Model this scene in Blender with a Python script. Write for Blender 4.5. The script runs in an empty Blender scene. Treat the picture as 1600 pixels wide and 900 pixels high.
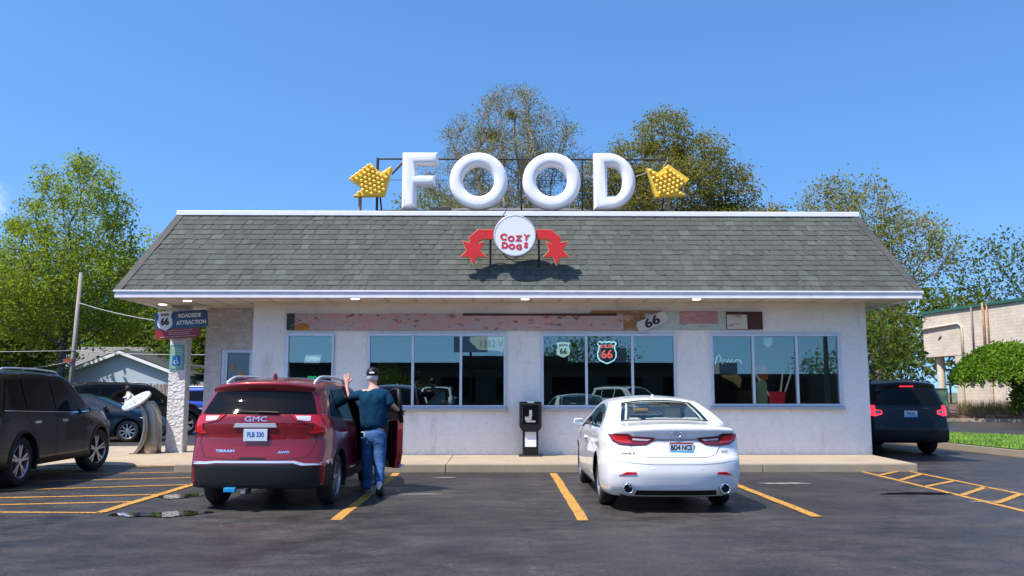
import bpy, bmesh, math, random
import numpy as np
from mathutils import Vector, Matrix, Euler
from mathutils.bvhtree import BVHTree
from mathutils.geometry import tessellate_polygon
R = math.radians
random.seed(7)
C = bpy.context.scene.collection
S = bpy.context.scene
# ------------------------------------------------------------------ camera, sky, sun
cam = bpy.data.objects.new('camera', bpy.data.cameras.new('camera'))
C.objects.link(cam)
cam.location = (0, 0, 1.52)
cam.rotation_euler = (R(90) + math.atan(162/1340), 0, -math.atan(16/1340))
cam.data.sensor_width = 36
cam.data.lens = 1340/1600*36
cam.data.clip_end = 2000
cam.data.clip_start = 0.05
S.camera = cam
SUND = Vector((.50, .373, -1)).normalized()          # direction the light travels
w = bpy.data.worlds.new("World"); S.world = w; w.use_nodes = True
nt = w.node_tree
for n in list(nt.nodes): nt.nodes.remove(n)
sky = nt.nodes.new('ShaderNodeTexSky'); sky.sky_type = 'NISHITA'; sky.sun_disc = False
sky.sun_elevation = R(58); sky.sun_rotation = math.atan2(-.5, -.373)
sky.air_density = 1.0; sky.dust_density = 0.5; sky.ozone_density = 1.6; sky.altitude = 200
hsv = nt.nodes.new('ShaderNodeHueSaturation'); hsv.inputs['Saturation'].default_value = 1.32
tn_ = nt.nodes.new('ShaderNodeMix'); tn_.data_type = 'RGBA'; tn_.blend_type = 'MULTIPLY'; tn_.inputs[0].default_value = 1; tn_.inputs[7].default_value = (.97, .92, .90, 1)
bg = nt.nodes.new('ShaderNodeBackground'); bg.inputs['Strength'].default_value = 0.142
wo = nt.nodes.new('ShaderNodeOutputWorld')
# a small bank of cloud low on the left
geo = nt.nodes.new('ShaderNodeTexCoord')
dotn = nt.nodes.new('ShaderNodeVectorMath'); dotn.operation = 'DISTANCE'
dotn.inputs[1].default_value = Vector((-.512, .842, .186)).normalized()
nz = nt.nodes.new('ShaderNodeTexNoise'); nz.inputs['Scale'].default_value = 16; nz.inputs['Detail'].default_value = 9
nz.inputs['Roughness'].default_value = .6
mr = nt.nodes.new('ShaderNodeMapRange'); mr.inputs[1].default_value = .0; mr.inputs[2].default_value = .075
mr.inputs[3].default_value = .40; mr.inputs[4].default_value = -.35
ad = nt.nodes.new('ShaderNodeMath'); ad.operation = 'ADD'
mr2 = nt.nodes.new('ShaderNodeMapRange'); mr2.inputs[1].default_value = .50; mr2.inputs[2].default_value = 1.0
mr2.interpolation_type = 'SMOOTHSTEP'
mixc = nt.nodes.new('ShaderNodeMix'); mixc.data_type = 'RGBA'
mixc.inputs[7].default_value = (4.3, 4.5, 5.2, 1)
L_ = nt.links.new
L_(geo.outputs['Generated'], dotn.inputs[0]); L_(geo.outputs['Generated'], nz.inputs['Vector'])
L_(dotn.outputs['Value'], mr.inputs[0]); L_(mr.outputs[0], ad.inputs[0]); L_(nz.outputs['Fac'], ad.inputs[1])
L_(ad.outputs[0], mr2.inputs[0]); L_(mr2.outputs[0], mixc.inputs[0])
vm = nt.nodes.new('ShaderNodeVectorMath'); vm.operation = 'MULTIPLY_ADD'; vm.inputs[1].default_value = (1, 1, .85); vm.inputs[2].default_value = (0, 0, .20)
vn = nt.nodes.new('ShaderNodeVectorMath'); vn.operation = 'NORMALIZE'
L_(geo.outputs['Generated'], vm.inputs[0]); L_(vm.outputs[0], vn.inputs[0]); L_(vn.outputs[0], sky.inputs['Vector'])
L_(sky.outputs[0], tn_.inputs[6]); L_(tn_.outputs[2], hsv.inputs['Color']); L_(hsv.outputs[0], mixc.inputs[6])
L_(mixc.outputs[2], bg.inputs[0]); L_(bg.outputs[0], wo.inputs[0])
sun = bpy.data.objects.new('sun', bpy.data.lights.new('sun', 'SUN'))
sun.data.energy = 3.5; sun.data.angle = R(.5); sun.data.color = (1, .93, .83)
sun.rotation_euler = SUND.to_track_quat('-Z', 'Y').to_euler(); sun.location = (-20, -15, 40)
C.objects.link(sun)
S.view_settings.view_transform = 'Standard'; S.view_settings.look = 'None'
S.view_settings.exposure = 1.0; S.view_settings.gamma = 1
S.render.engine = 'CYCLES'
S.cycles.max_bounces = 7; S.cycles.transparent_max_bounces = 12; S.cycles.caustics_reflective = False
S.cycles.caustics_refractive = False; S.cycles.use_denoising = True; S.cycles.sample_clamp_indirect = 6
# ------------------------------------------------------------------ materials
MATS = {}
def mat(name, col, rough=.6, metal=0, spec=.5, noise=0, nscale=5, bump=0, bscale=40, coat=0, emit=None, estr=1,
        col2=None, ndetail=6, bdetail=8, alpha=None, stretch=None, lo=.35, hi=.65):
    if name in MATS: return MATS[name]
    m = bpy.data.materials.new(name); m.use_nodes = True; t = m.node_tree; b = t.nodes['Principled BSDF']
    b.inputs['Base Color'].default_value = (*col, 1); b.inputs['Roughness'].default_value = rough
    b.inputs['Metallic'].default_value = metal; b.inputs['Specular IOR Level'].default_value = spec
    if coat: b.inputs['Coat Weight'].default_value = coat; b.inputs['Coat Roughness'].default_value = .03
    if emit: b.inputs['Emission Color'].default_value = (*emit, 1); b.inputs['Emission Strength'].default_value = estr
    if noise or col2 or bump:
        tc = t.nodes.new('ShaderNodeTexCoord'); src = tc.outputs['Object']
        if stretch:
            mp = t.nodes.new('ShaderNodeMapping'); mp.inputs['Scale'].default_value = stretch
            t.links.new(src, mp.inputs[0]); src = mp.outputs[0]
    if noise or col2:
        n = t.nodes.new('ShaderNodeTexNoise'); n.inputs['Scale'].default_value = nscale; n.inputs['Detail'].default_value = ndetail
        n.inputs['Roughness'].default_value = .62
        t.links.new(src, n.inputs['Vector'])
        r = t.nodes.new('ShaderNodeValToRGB'); r.color_ramp.elements[0].position = lo; r.color_ramp.elements[1].position = hi
        c2 = col2 or tuple(c*(1-noise) for c in col)
        c1 = col if col2 else tuple(min(1, c*(1+noise)) for c in col)
        r.color_ramp.elements[0].color = (*c2, 1); r.color_ramp.elements[1].color = (*c1, 1)
        t.links.new(n.outputs['Fac'], r.inputs[0]); t.links.new(r.outputs[0], b.inputs['Base Color'])
    if bump:
        n2 = t.nodes.new('ShaderNodeTexNoise'); n2.inputs['Scale'].default_value = bscale; n2.inputs['Detail'].default_value = bdetail
        t.links.new(src, n2.inputs['Vector'])
        bp = t.nodes.new('ShaderNodeBump'); bp.inputs['Strength'].default_value = 1; bp.inputs['Distance'].default_value = bump
        t.links.new(n2.outputs['Fac'], bp.inputs['Height']); t.links.new(bp.outputs[0], b.inputs['Normal'])
    MATS[name] = m; return m
def nodes(m): return m.node_tree, m.node_tree.nodes['Principled BSDF']
def N(t, typ, **kw):
    n = t.nodes.new(typ)
    for k, v in kw.items():
        if k.startswith('i_'):
            n.inputs[k[2:].replace('_', ' ')].default_value = v
        else: setattr(n, k, v)
    return n
def ramp(t, src, stops, interp='LINEAR'):
    r = t.nodes.new('ShaderNodeValToRGB'); r.color_ramp.interpolation = interp
    e = r.color_ramp.elements
    while len(e) < len(stops): e.new(.5)
    for q, (p, c) in zip(e, stops): q.position = p; q.color = (*c, 1) if len(c) == 3 else c
    t.links.new(src, r.inputs[0]); return r.outputs[0]
def mix(t, a, b_, fac, typ='MIX'):
    n = t.nodes.new('ShaderNodeMix'); n.data_type = 'RGBA'; n.blend_type = typ
    for s, i in ((a, 6), (b_, 7), (fac, 0)):
        if isinstance(s, (int, float)): n.inputs[i].default_value = s if i == 0 else (s, s, s, 1)
        elif isinstance(s, tuple): n.inputs[i].default_value = (*s, 1)
        else: t.links.new(s, n.inputs[i])
    return n.outputs[2]
def noise_n(t, src, scale, detail=6, rough=.6, stretch=None):
    if stretch:
        mp = N(t, 'ShaderNodeMapping'); mp.inputs['Scale'].default_value = stretch; t.links.new(src, mp.inputs[0]); src = mp.outputs[0]
    n = N(t, 'ShaderNodeTexNoise'); n.inputs['Scale'].default_value = scale; n.inputs['Detail'].default_value = detail
    n.inputs['Roughness'].default_value = rough; t.links.new(src, n.inputs['Vector']); return n.outputs['Fac']
def bump_n(t, b, h, dist, prev=None):
    bp = N(t, 'ShaderNodeBump'); bp.inputs['Distance'].default_value = dist
    t.links.new(h, bp.inputs['Height'])
    if prev is not None: t.links.new(prev, bp.inputs['Normal'])
    t.links.new(bp.outputs[0], b.inputs['Normal']); return bp.outputs[0]

def asphalt():
    m = mat('asphalt', (.045, .045, .048), .5, spec=.22); t, b = nodes(m)
    o = N(t, 'ShaderNodeTexCoord').outputs['Object']
    big = noise_n(t, o, .35, 5, .55, (1, 1.5, 1)); mid = noise_n(t, o, 1.5, 10, .72, (1, 1.35, 1)); fine = noise_n(t, o, 90, 3, .7)
    c = ramp(t, big, [(.35, (.036, .033, .032)), (.65, (.064, .059, .057))])
    c2 = ramp(t, mid, [(.36, (.50, .50, .52)), (.64, (1.25, 1.22, 1.2))])
    c = mix(t, c, c2, 1.0, 'MULTIPLY')
    # dusty light streaks, brown dirt, stone grain and pale specks
    st = noise_n(t, o, .9, 10, .75, (.6, 1.8, 1)); s = ramp(t, st, [(.58, (0, 0, 0)), (.72, (1, 1, 1))])
    sf = N(t, 'ShaderNodeMath', operation='MULTIPLY'); sf.inputs[1].default_value = .32; t.links.new(s, sf.inputs[0])
    c = mix(t, c, (.15, .13, .11), sf.outputs[0])
    gm_ = noise_n(t, o, 26, 4, .75); c = mix(t, c, ramp(t, gm_, [(.32, (.55, .55, .55)), (.5, (1, 1, 1)), (.68, (1.6, 1.58, 1.55))]), 1.0, 'MULTIPLY')
    sp_ = N(t, 'ShaderNodeTexVoronoi', feature='F1'); sp_.inputs['Scale'].default_value = 7; sp_.inputs['Randomness'].default_value = 1; t.links.new(o, sp_.inputs['Vector'])
    sk = ramp(t, sp_.outputs['Distance'], [(.0, (1, 1, 1)), (.06, (1, 1, 1)), (.11, (0, 0, 0))]); sg_ = ramp(t, mid, [(.52, (0, 0, 0)), (.6, (1, 1, 1))])
    c = mix(t, c, (.20, .185, .17), mix(t, sk, sg_, 1.0, 'MULTIPLY'))
    ol = noise_n(t, o, .8, 4, .5); c = mix(t, c, (.018, .017, .018), ramp(t, ol, [(.66, (0, 0, 0)), (.70, (.75, .75, .75))]))
    gr = ramp(t, fine, [(.35, (.7, .7, .7)), (.72, (1.5, 1.5, 1.5))])
    c = mix(t, c, gr, 1.0, 'MULTIPLY')
    # hairline cracks
    vo = N(t, 'ShaderNodeTexVoronoi', feature='DISTANCE_TO_EDGE'); vo.inputs['Scale'].default_value = .42
    wv = N(t, 'ShaderNodeVectorMath', operation='ADD'); ns = N(t, 'ShaderNodeTexNoise'); ns.inputs['Scale'].default_value = 1.2
    ns.inputs['Detail'].default_value = 6
    t.links.new(o, ns.inputs['Vector']); t.links.new(o, wv.inputs[0]); t.links.new(ns.outputs['Color'], wv.inputs[1])
    t.links.new(wv.outputs[0], vo.inputs['Vector'])
    cr = ramp(t, vo.outputs['Distance'], [(.0, (1, 1, 1)), (.009, (0, 0, 0))])
    mk = ramp(t, big, [(.45, (0, 0, 0)), (.6, (1, 1, 1))])
    crf = mix(t, cr, mk, 1.0, 'MULTIPLY')
    cf = N(t, 'ShaderNodeMath', operation='MULTIPLY'); cf.inputs[1].default_value = .8; t.links.new(crf, cf.inputs[0])
    c = mix(t, c, (.015, .015, .015), cf.outputs[0])
    t.links.new(c, b.inputs['Base Color'])
    rg = ramp(t, mid, [(.35, (.32,)*3), (.7, (.66,)*3)]); t.links.new(rg, b.inputs['Roughness'])
    bump_n(t, b, fine, .004)
    return m
def worn_paint(name, col, worn=.45, under=(.05, .05, .05)):
    m = mat(name, col, .65); t, b = nodes(m); o = N(t, 'ShaderNodeTexCoord').outputs['Object']
    f = noise_n(t, o, 22, 9, .8); g = noise_n(t, o, 3, 4)
    c = ramp(t, g, [(.3, tuple(x*.75 for x in col)), (.7, col)])
    k = ramp(t, f, [(worn-.04, (0, 0, 0)), (worn, (1, 1, 1))])
    t.links.new(mix(t, under, c, k), b.inputs['Base Color']); return m
def facade_paint():
    m = mat('facade_paint', (.74, .73, .76), .75); t, b = nodes(m); o = N(t, 'ShaderNodeTexCoord').outputs['Object']
    n1 = noise_n(t, o, 1.3, 8, .65); n2 = noise_n(t, o, 9, 8, .7); n3 = noise_n(t, o, 60, 4, .6)
    c = ramp(t, n1, [(.3, (.83, .79, .74)), (.7, (.91, .88, .83))])
    c = mix(t, c, ramp(t, n2, [(.25, (.88, .86, .85)), (.5, (1, 1, 1))]), 1.0, 'MULTIPLY')
    st = noise_n(t, o, 2.5, 7, .7, (1, 1, .25))
    c = mix(t, c, ramp(t, st, [(.28, (.80, .77, .73)), (.42, (1, 1, 1))]), 1.0, 'MULTIPLY')
    sep = N(t, 'ShaderNodeSeparateXYZ'); t.links.new(o, sep.inputs[0])
    # splash dirt near the pavement
    az = N(t, 'ShaderNodeMath', operation='MULTIPLY_ADD'); az.inputs[1].default_value = .55; t.links.new(n2, az.inputs[0]); 
    t.links.new(sep.outputs['Z'], az.inputs[2])
    c = mix(t, c, ramp(t, az.outputs[0], [(.32, (.78, .75, .72)), (.55, (1, 1, 1))]), 1.0, 'MULTIPLY')
    cb = N(t, 'ShaderNodeCombineXYZ'); t.links.new(sep.outputs['X'], cb.inputs[0]); t.links.new(sep.outputs['Z'], cb.inputs[1])
    br = N(t, 'ShaderNodeTexBrick'); br.inputs['Scale'].default_value = 1; br.inputs['Brick Width'].default_value = .61
    br.inputs['Row Height'].default_value = .305; br.inputs['Mortar Size'].default_value = .008; br.inputs['Mortar Smooth'].default_value = .8
    br.inputs['Color1'].default_value = (1, 1, 1, 1); br.inputs['Color2'].default_value = (1, 1, 1, 1); br.inputs['Mortar'].default_value = (0, 0, 0, 1)
    t.links.new(cb.outputs[0], br.inputs['Vector'])
    jm = N(t, 'ShaderNodeMath', operation='MULTIPLY'); t.links.new(br.outputs['Fac'], jm.inputs[0])
    msk = ramp(t, n1, [(.48, (0, 0, 0)), (.62, (1, 1, 1))]); t.links.new(msk, jm.inputs[1])
    jf = N(t, 'ShaderNodeMath', operation='MULTIPLY'); jf.inputs[1].default_value = .28; t.links.new(jm.outputs[0], jf.inputs[0])
    c = mix(t, c, (.40, .38, .37), jf.outputs[0])
    t.links.new(c, b.inputs['Base Color'])
    p = bump_n(t, b, n3, .006); p = bump_n(t, b, n2, .012, p)
    inv = N(t, 'ShaderNodeMath', operation='SUBTRACT'); inv.inputs[0].default_value = 1; t.links.new(br.outputs['Fac'], inv.inputs[1])
    bump_n(t, b, inv.outputs[0], .002, p)
    return m
def stone():
    m = mat('painted_split_stone', (.62, .59, .57), .85); t, b = nodes(m); o = N(t, 'ShaderNodeTexCoord').outputs['Object']
    n1 = noise_n(t, o, 7, 8, .6, (1, 1, 1.2)); n2 = noise_n(t, o, 26, 6, .7)
    vo = N(t, 'ShaderNodeTexVoronoi', feature='F1'); vo.inputs['Scale'].default_value = 13
    mp = N(t, 'ShaderNodeMapping'); mp.inputs['Scale'].default_value = (1, 1, 1.25); t.links.new(o, mp.inputs[0]); t.links.new(mp.outputs[0], vo.inputs['Vector'])
    c = ramp(t, n1, [(.3, (.60, .57, .55)), (.65, (.78, .76, .75))]); t.links.new(c, b.inputs['Base Color'])
    p = bump_n(t, b, n1, .04); p = bump_n(t, b, vo.outputs['Distance'], .022, p); bump_n(t, b, n2, .02, p)
    return m
def shingle():
    m = mat('roof_shingle', (.1, .11, .1), .9); t, b = nodes(m)
    a = N(t, 'ShaderNodeAttribute', attribute_name='tint'); o = N(t, 'ShaderNodeTexCoord').outputs['Object']
    c = ramp(t, a.outputs['Fac'], [(0, (.068, .072, .064)), (.3, (.077, .083, .074)), (.6, (.084, .092, .081)), (.85, (.091, .102, .089)), (1, (.100, .118, .100))])
    n = noise_n(t, o, 120, 3, .7); c = mix(t, c, ramp(t, n, [(.3, (.65,)*3), (.7, (1.35,)*3)]), 1.0, 'MULTIPLY')
    n2 = noise_n(t, o, .8, 6, .6, (1, 1, .5)); c = mix(t, c, ramp(t, n2, [(.3, (.85, .84, .82)), (.7, (1.1, 1.1, 1.1))]), 1.0, 'MULTIPLY')
    t.links.new(c, b.inputs['Base Color']); bump_n(t, b, n, .004); return m
def concrete(name, col):
    m = mat(name, col, .85); t, b = nodes(m); o = N(t, 'ShaderNodeTexCoord').outputs['Object']
    n1 = noise_n(t, o, 1.2, 8, .7); n2 = noise_n(t, o, 40, 5, .7)
    c = ramp(t, n1, [(.3, tuple(x*.8 for x in col)), (.7, tuple(x*1.08 for x in col))])
    c = mix(t, c, ramp(t, n2, [(.25, (.8,)*3), (.6, (1.05,)*3)]), 1.0, 'MULTIPLY'); t.links.new(c, b.inputs['Base Color'])
    bump_n(t, b, n2, .004); return m
def leaf_mat(name, c1, c2, trans=.35):
    m = bpy.data.materials.new(name); m.use_nodes = True; t = m.node_tree
    for n in list(t.nodes): t.nodes.remove(n)
    out = N(t, 'ShaderNodeOutputMaterial'); a = N(t, 'ShaderNodeAttribute', attribute_name='tint')
    c = ramp(t, a.outputs['Fac'], [(0, c1), (1, c2)])
    d = N(t, 'ShaderNodeBsdfPrincipled'); d.inputs['Roughness'].default_value = .7; d.inputs['Specular IOR Level'].default_value = .03
    tr = N(t, 'ShaderNodeBsdfTranslucent'); ms = N(t, 'ShaderNodeMixShader'); ms.inputs[0].default_value = trans
    t.links.new(c, d.inputs['Base Color']); t.links.new(mix(t, c, (1.25, 1.25, .35), 1.0, 'MULTIPLY'), tr.inputs['Color'])
    t.links.new(d.outputs[0], ms.inputs[1]); t.links.new(tr.outputs[0], ms.inputs[2]); t.links.new(ms.outputs[0], out.inputs[0])
    MATS[name] = m; return m
def glass(name, tint, refl, gtint=(1, 1, 1), rough=0.0):
    m = bpy.data.materials.new(name); m.use_nodes = True; t = m.node_tree
    for n in list(t.nodes): t.nodes.remove(n)
    out = N(t, 'ShaderNodeOutputMaterial'); tr = N(t, 'ShaderNodeBsdfTransparent'); tr.inputs[0].default_value = (*tint, 1)
    g = N(t, 'ShaderNodeBsdfGlossy'); g.inputs['Roughness'].default_value = rough; g.inputs[0].default_value = (*gtint, 1)
    lw = N(t, 'ShaderNodeLayerWeight'); lw.inputs[0].default_value = .35
    mr_ = N(t, 'ShaderNodeMapRange'); mr_.inputs[1].default_value = 0; mr_.inputs[2].default_value = 1; mr_.inputs[3].default_value = refl; mr_.inputs[4].default_value = min(1, refl+.55)
    t.links.new(lw.outputs['Fresnel'], mr_.inputs[0])
    ms = N(t, 'ShaderNodeMixShader'); t.links.new(mr_.outputs[0], ms.inputs[0]); t.links.new(tr.outputs[0], ms.inputs[1]); t.links.new(g.outputs[0], ms.inputs[2])
    t.links.new(ms.outputs[0], out.inputs[0]); MATS[name] = m; return m

M_asph = asphalt(); M_fac = facade_paint(); M_stone = stone(); M_shin = shingle()
M_conc = concrete('pale_concrete', (.41, .33, .235)); M_curb = concrete('curb_concrete', (.31, .265, .20))
M_yel = worn_paint('worn_yellow_paint', (.60, .30, .045), .47, (.07, .06, .05)); M_white = mat('white_paint', (.82, .82, .84), .4, noise=.04, nscale=8)
M_sign_white = mat('white_plastic', (.80, .80, .82), .28, noise=.03, nscale=3)
M_fascia = mat('white_metal_trim', (.78, .76, .78), .35, noise=.06, nscale=3)
M_alu = mat('aluminium_frame', (.62, .65, .72), .38, metal=.35, noise=.05)
M_dark = mat('dark_metal', (.03, .03, .033), .5, metal=.3); M_black = mat('black_plastic', (.010, .010, .011), .5, spec=.25)
M_matte = mat('matte_black', (.012, .012, .013), .9); M_chrome = mat('chrome', (.82, .83, .85), .12, metal=1)
M_steel = mat('brushed_steel', (.36, .31, .26), .36, metal=.9, noise=.12, nscale=3, stretch=(8, 8, .6))
M_soff = None
M_rub = mat('tyre_rubber', (.018, .018, .018), .8, noise=.3, nscale=30)
M_rim = mat('alloy_rim', (.45, .45, .47), .3, metal=.85); M_rimd = mat('dark_rim', (.10, .10, .11), .35, metal=.8)
M_red = mat('red_lens', (.42, .004, .006), .10, spec=.6, coat=.6, emit=(.5, .0, .01), estr=.10); M_redlit = mat('lit_red_lens', (.5, .01, .02), .2, emit=(1, .03, .06), estr=.8)
M_clear = mat('clear_lens', (.60, .60, .68), .1, coat=.5)
M_glassd = mat('dark_car_glass', (.005, .006, .007), .03, spec=.16)
M_win = glass('window_glass', (.66, .74, .70), .19, (.60, .74, .70)); M_carglass = glass('clear_car_glass', (.80, .88, .84), .07)
M_doorglass = glass('door_glass', (.45, .5, .5), .04)
M_bark = mat('bark', (.10, .085, .07), .9, noise=.4, nscale=6, bump=.02, bscale=14, stretch=(1, 1, .3))
M_bark2 = mat('pale_bark', (.24, .19, .15), .9, noise=.3, nscale=6)
M_yplas = mat('yellow_enamel', (.78, .50, .03), .35, noise=.08); M_bulb = mat('bulb_glass', (.92, .66, .10), .15, coat=.4)
M_sred = mat('red_enamel', (.60, .022, .018), .35, noise=.06); M_sgold = mat('gold_edge', (.72, .35, .12), .4)
M_navy = mat('navy_sign', (.022, .070, .17), .35, noise=.05); M_maroon = mat('maroon_sign', (.26, .012, .025), .4, noise=.1)
M_letter = mat('letter_white', (.80, .80, .80), .4); M_letterb = mat('letter_black', (.015, .015, .015), .4)
# ------------------------------------------------------------------ object helpers
def link(o, parent=None):
    C.objects.link(o)
    if parent is not None: o.parent = parent
    return o
def props(o, label=None, cat=None, group=None, kind=None):
    for k, v in (('label', label), ('category', cat), ('group', group), ('kind', kind)):
        if v: o[k] = v
    return o
def empty(name, loc=(0, 0, 0), rz=0, label=None, cat=None, group=None):
    o = bpy.data.objects.new(name, None); o.empty_display_size = .2; o.location = loc; o.rotation_euler = (0, 0, rz)
    link(o); return props(o, label, cat, group)
class MB:
    def __init__(s): s.v = []; s.f = []; s.m = []
    def add(s, vs, fs, mi=0):
        b = len(s.v); s.v += [tuple(x) for x in vs]; s.f += [tuple(b+i for i in f) for f in fs]; s.m += [mi]*len(fs); return s
    def box(s, x0, x1, y0, y1, z0, z1, mi=0, M=None):
        vs = [Vector((x, y, z)) for x in (x0, x1) for y in (y0, y1) for z in (z0, z1)]
        if M is not None: vs = [M @ p for p in vs]
        return s.add(vs, [(0, 1, 3, 2), (4, 6, 7, 5), (0, 4, 5, 1), (2, 3, 7, 6), (0, 2, 6, 4), (1, 5, 7, 3)], mi)
    def tube(s, pts, r, n=8, mi=0, cap=True):
        pts = [Vector(p) for p in pts]; rs = r if isinstance(r, (list, tuple)) else [r]*len(pts); rings = []; b = []
        for i, p in enumerate(pts):
            d = (pts[min(i+1, len(pts)-1)]-pts[max(i-1, 0)]).normalized(); a = Vector((0, 0, 1)) if abs(d.z) < .9 else Vector((1, 0, 0))
            u = d.cross(a).normalized(); v = d.cross(u)
            rings.append([p+(u*math.cos(2*math.pi*k/n)+v*math.sin(2*math.pi*k/n))*rs[i] for k in range(n)])
        vs = [q for ring in rings for q in ring]; fs = []
        for i in range(len(pts)-1):
            for k in range(n): fs.append((i*n+k, i*n+(k+1) % n, (i+1)*n+(k+1) % n, (i+1)*n+k))
        if cap: fs.append(tuple(range(n-1, -1, -1))); fs.append(tuple((len(pts)-1)*n+k for k in range(n)))
        return s.add(vs, fs, mi)
    def lathe(s, prof, axis='X', c=(0, 0, 0), n=32, mi=0, cap=False):
        vs = []; fs = []; m = len(prof)
        for k in range(n):
            a = 2*math.pi*k/n
            for (h, r) in prof:
                if axis == 'X': vs.append((c[0]+h, c[1]+r*math.cos(a), c[2]+r*math.sin(a)))
                elif axis == 'Y': vs.append((c[0]+r*math.cos(a), c[1]+h, c[2]+r*math.sin(a)))
                else: vs.append((c[0]+r*math.cos(a), c[1]+r*math.sin(a), c[2]+h))
        for k in range(n):
            for j in range(m-1): fs.append((k*m+j, k*m+j+1, ((k+1) % n)*m+j+1, ((k+1) % n)*m+j))
        return s.add(vs, fs, mi)
    def prism(s, pts, plane='XZ', a=0, b=.1, mi=0, mi_side=None):
        """pts: 2D outline; extruded between a and b on the third axis"""
        def P(p, h):
            return {'XZ': (p[0], h, p[1]), 'YZ': (h, p[0], p[1]), 'XY': (p[0], p[1], h)}[plane]
        n = len(pts); vs = [P(p, a) for p in pts]+[P(p, b) for p in pts]
        tri = tessellate_polygon([[Vector((p[0], p[1], 0)) for p in pts]])
        s.add(vs, [tuple(x) for x in tri]+[tuple(n+i for i in x) for x in tri], mi)
        return s.add(vs, [(i, (i+1) % n, n+(i+1) % n, n+i) for i in range(n)], mi if mi_side is None else mi_side)
    def build(s, name, mats, parent=None, smooth=False, bevel=0, seg=2, merge=True):
        me = bpy.data.meshes.new(name); me.from_pydata(s.v, [], s.f)
        for m in (mats if isinstance(mats, (list, tuple)) else [mats]): me.materials.append(m)
        me.polygons.foreach_set('material_index', s.m)
        if merge:
            bm = bmesh.new(); bm.from_mesh(me); bmesh.ops.remove_doubles(bm, verts=bm.verts, dist=1e-5)
            bmesh.ops.recalc_face_normals(bm, faces=bm.faces); bm.to_mesh(me); bm.free()
        if smooth: me.polygons.foreach_set('use_smooth', [True]*len(me.polygons))
        o = bpy.data.objects.new(name, me); link(o, parent)
        if bevel:
            md = o.modifiers.new('bevel', 'BEVEL'); md.width = bevel; md.segments = seg; md.limit_method = 'ANGLE'; md.angle_limit = R(40)
        return o
def bmobj(name, bm, mats, parent=None, smooth=False):
    me = bpy.data.meshes.new(name); bm.to_mesh(me); bm.free()
    for m in (mats if isinstance(mats, (list, tuple)) else [mats]): me.materials.append(m)
    if smooth: me.polygons.foreach_set('use_smooth', [True]*len(me.polygons))
    return link(bpy.data.objects.new(name, me), parent)
def eval_mesh(o):
    dg = bpy.context.evaluated_depsgraph_get(); return bpy.data.meshes.new_from_object(o.evaluated_get(dg))
def text_mesh(txt, size, bold=0.0, depth=.004, sx=1, spacing=1, res=3):
    cu = bpy.data.curves.new('t', 'FONT'); cu.body = txt; cu.size = size; cu.align_x = 'CENTER'; cu.align_y = 'CENTER'
    cu.extrude = depth; cu.offset = bold; cu.space_character = spacing; cu.resolution_u = res
    o = bpy.data.objects.new('t', cu); C.objects.link(o); me = eval_mesh(o); C.objects.unlink(o); bpy.data.objects.remove(o)
    for v in me.vertices: v.co.x *= sx
    return me
def text(name, txt, size, m, parent, loc, rot=(R(90), 0, 0), **kw):
    me = text_mesh(txt, size, **kw); me.materials.clear(); me.materials.append(m); me.name = name
    o = bpy.data.objects.new(name, me); o.location = loc; o.rotation_euler = rot; return link(o, parent)
def shape_curve(name, loops, m, parent, loc, rot=(R(90), 0, 0), extrude=.1, bevel=.1, res=4):
    """loops: list of (points, cyclic-smooth?)"""
    cu = bpy.data.curves.new('c', 'CURVE'); cu.dimensions = '2D'; cu.fill_mode = 'BOTH'; cu.extrude = extrude
    cu.bevel_depth = bevel; cu.bevel_resolution = res; cu.offset = -bevel
    for pts in loops:
        sp = cu.splines.new('POLY'); sp.points.add(len(pts)-1)
        for q, p in zip(sp.points, pts): q.co = (p[0], p[1], 0, 1)
        sp.use_cyclic_u = True
    o = bpy.data.objects.new('c', cu); C.objects.link(o); me = eval_mesh(o); C.objects.unlink(o); bpy.data.objects.remove(o)
    me.materials.clear(); me.materials.append(m); me.name = name
    bm = bmesh.new(); bm.from_mesh(me); bmesh.ops.remove_doubles(bm, verts=bm.verts, dist=1e-4)
    for f in bm.faces: f.smooth = True
    for e in bm.edges:
        if len(e.link_faces) == 2 and e.calc_face_angle(0) > R(38): e.smooth = False
    bm.to_mesh(me); bm.free()
    o = bpy.data.objects.new(name, me); o.location = loc; o.rotation_euler = rot; return link(o, parent)
def circ(r, n=48, cx=0, cy=0, sy=1): return [(cx+r*math.cos(2*math.pi*k/n), cy+sy*r*math.sin(2*math.pi*k/n)) for k in range(n)]
def rbox(name, c, size, m, parent, bev=.05, rot=(0, 0, 0), seg=3):
    o = MB().box(-size[0]/2, size[0]/2, -size[1]/2, size[1]/2, -size[2]/2, size[2]/2).build(name, m, parent, smooth=True, bevel=bev, seg=seg)
    o.location = c; o.rotation_euler = rot; return o
# ------------------------------------------------------------------ ground
def sheet(name, pts, z, m, kind='structure', thick=0, parent=None, label=None, cat=None, mside=None):
    mb = MB()
    if thick: mb.prism(pts, 'XY', z-thick, z, 0, 1 if mside else 0)
    else:
        tri = tessellate_polygon([[Vector((p[0], p[1], 0)) for p in pts]]); mb.add([(p[0], p[1], z) for p in pts], [tuple(t) for t in tri])
    o = mb.build(name, [m, mside] if mside else m, parent); return props(o, label, cat, None, kind)
M_ground = mat('dry_grass_ground', (.10, .13, .045), .95, col2=(.13, .11, .06), nscale=.6)
sheet('ground', [(-900, -500), (900, -500), (900, 1500), (-900, 1500)], -.03, M_ground)
sheet('parking_lot', [(-60, -90), (60, -90), (60, 46.5), (-60, 46.5)], 0, M_asph)
M_grass = mat('lawn', (.12, .23, .03), .95, col2=(.06, .13, .02), nscale=25, bump=.03, bscale=60)
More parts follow.
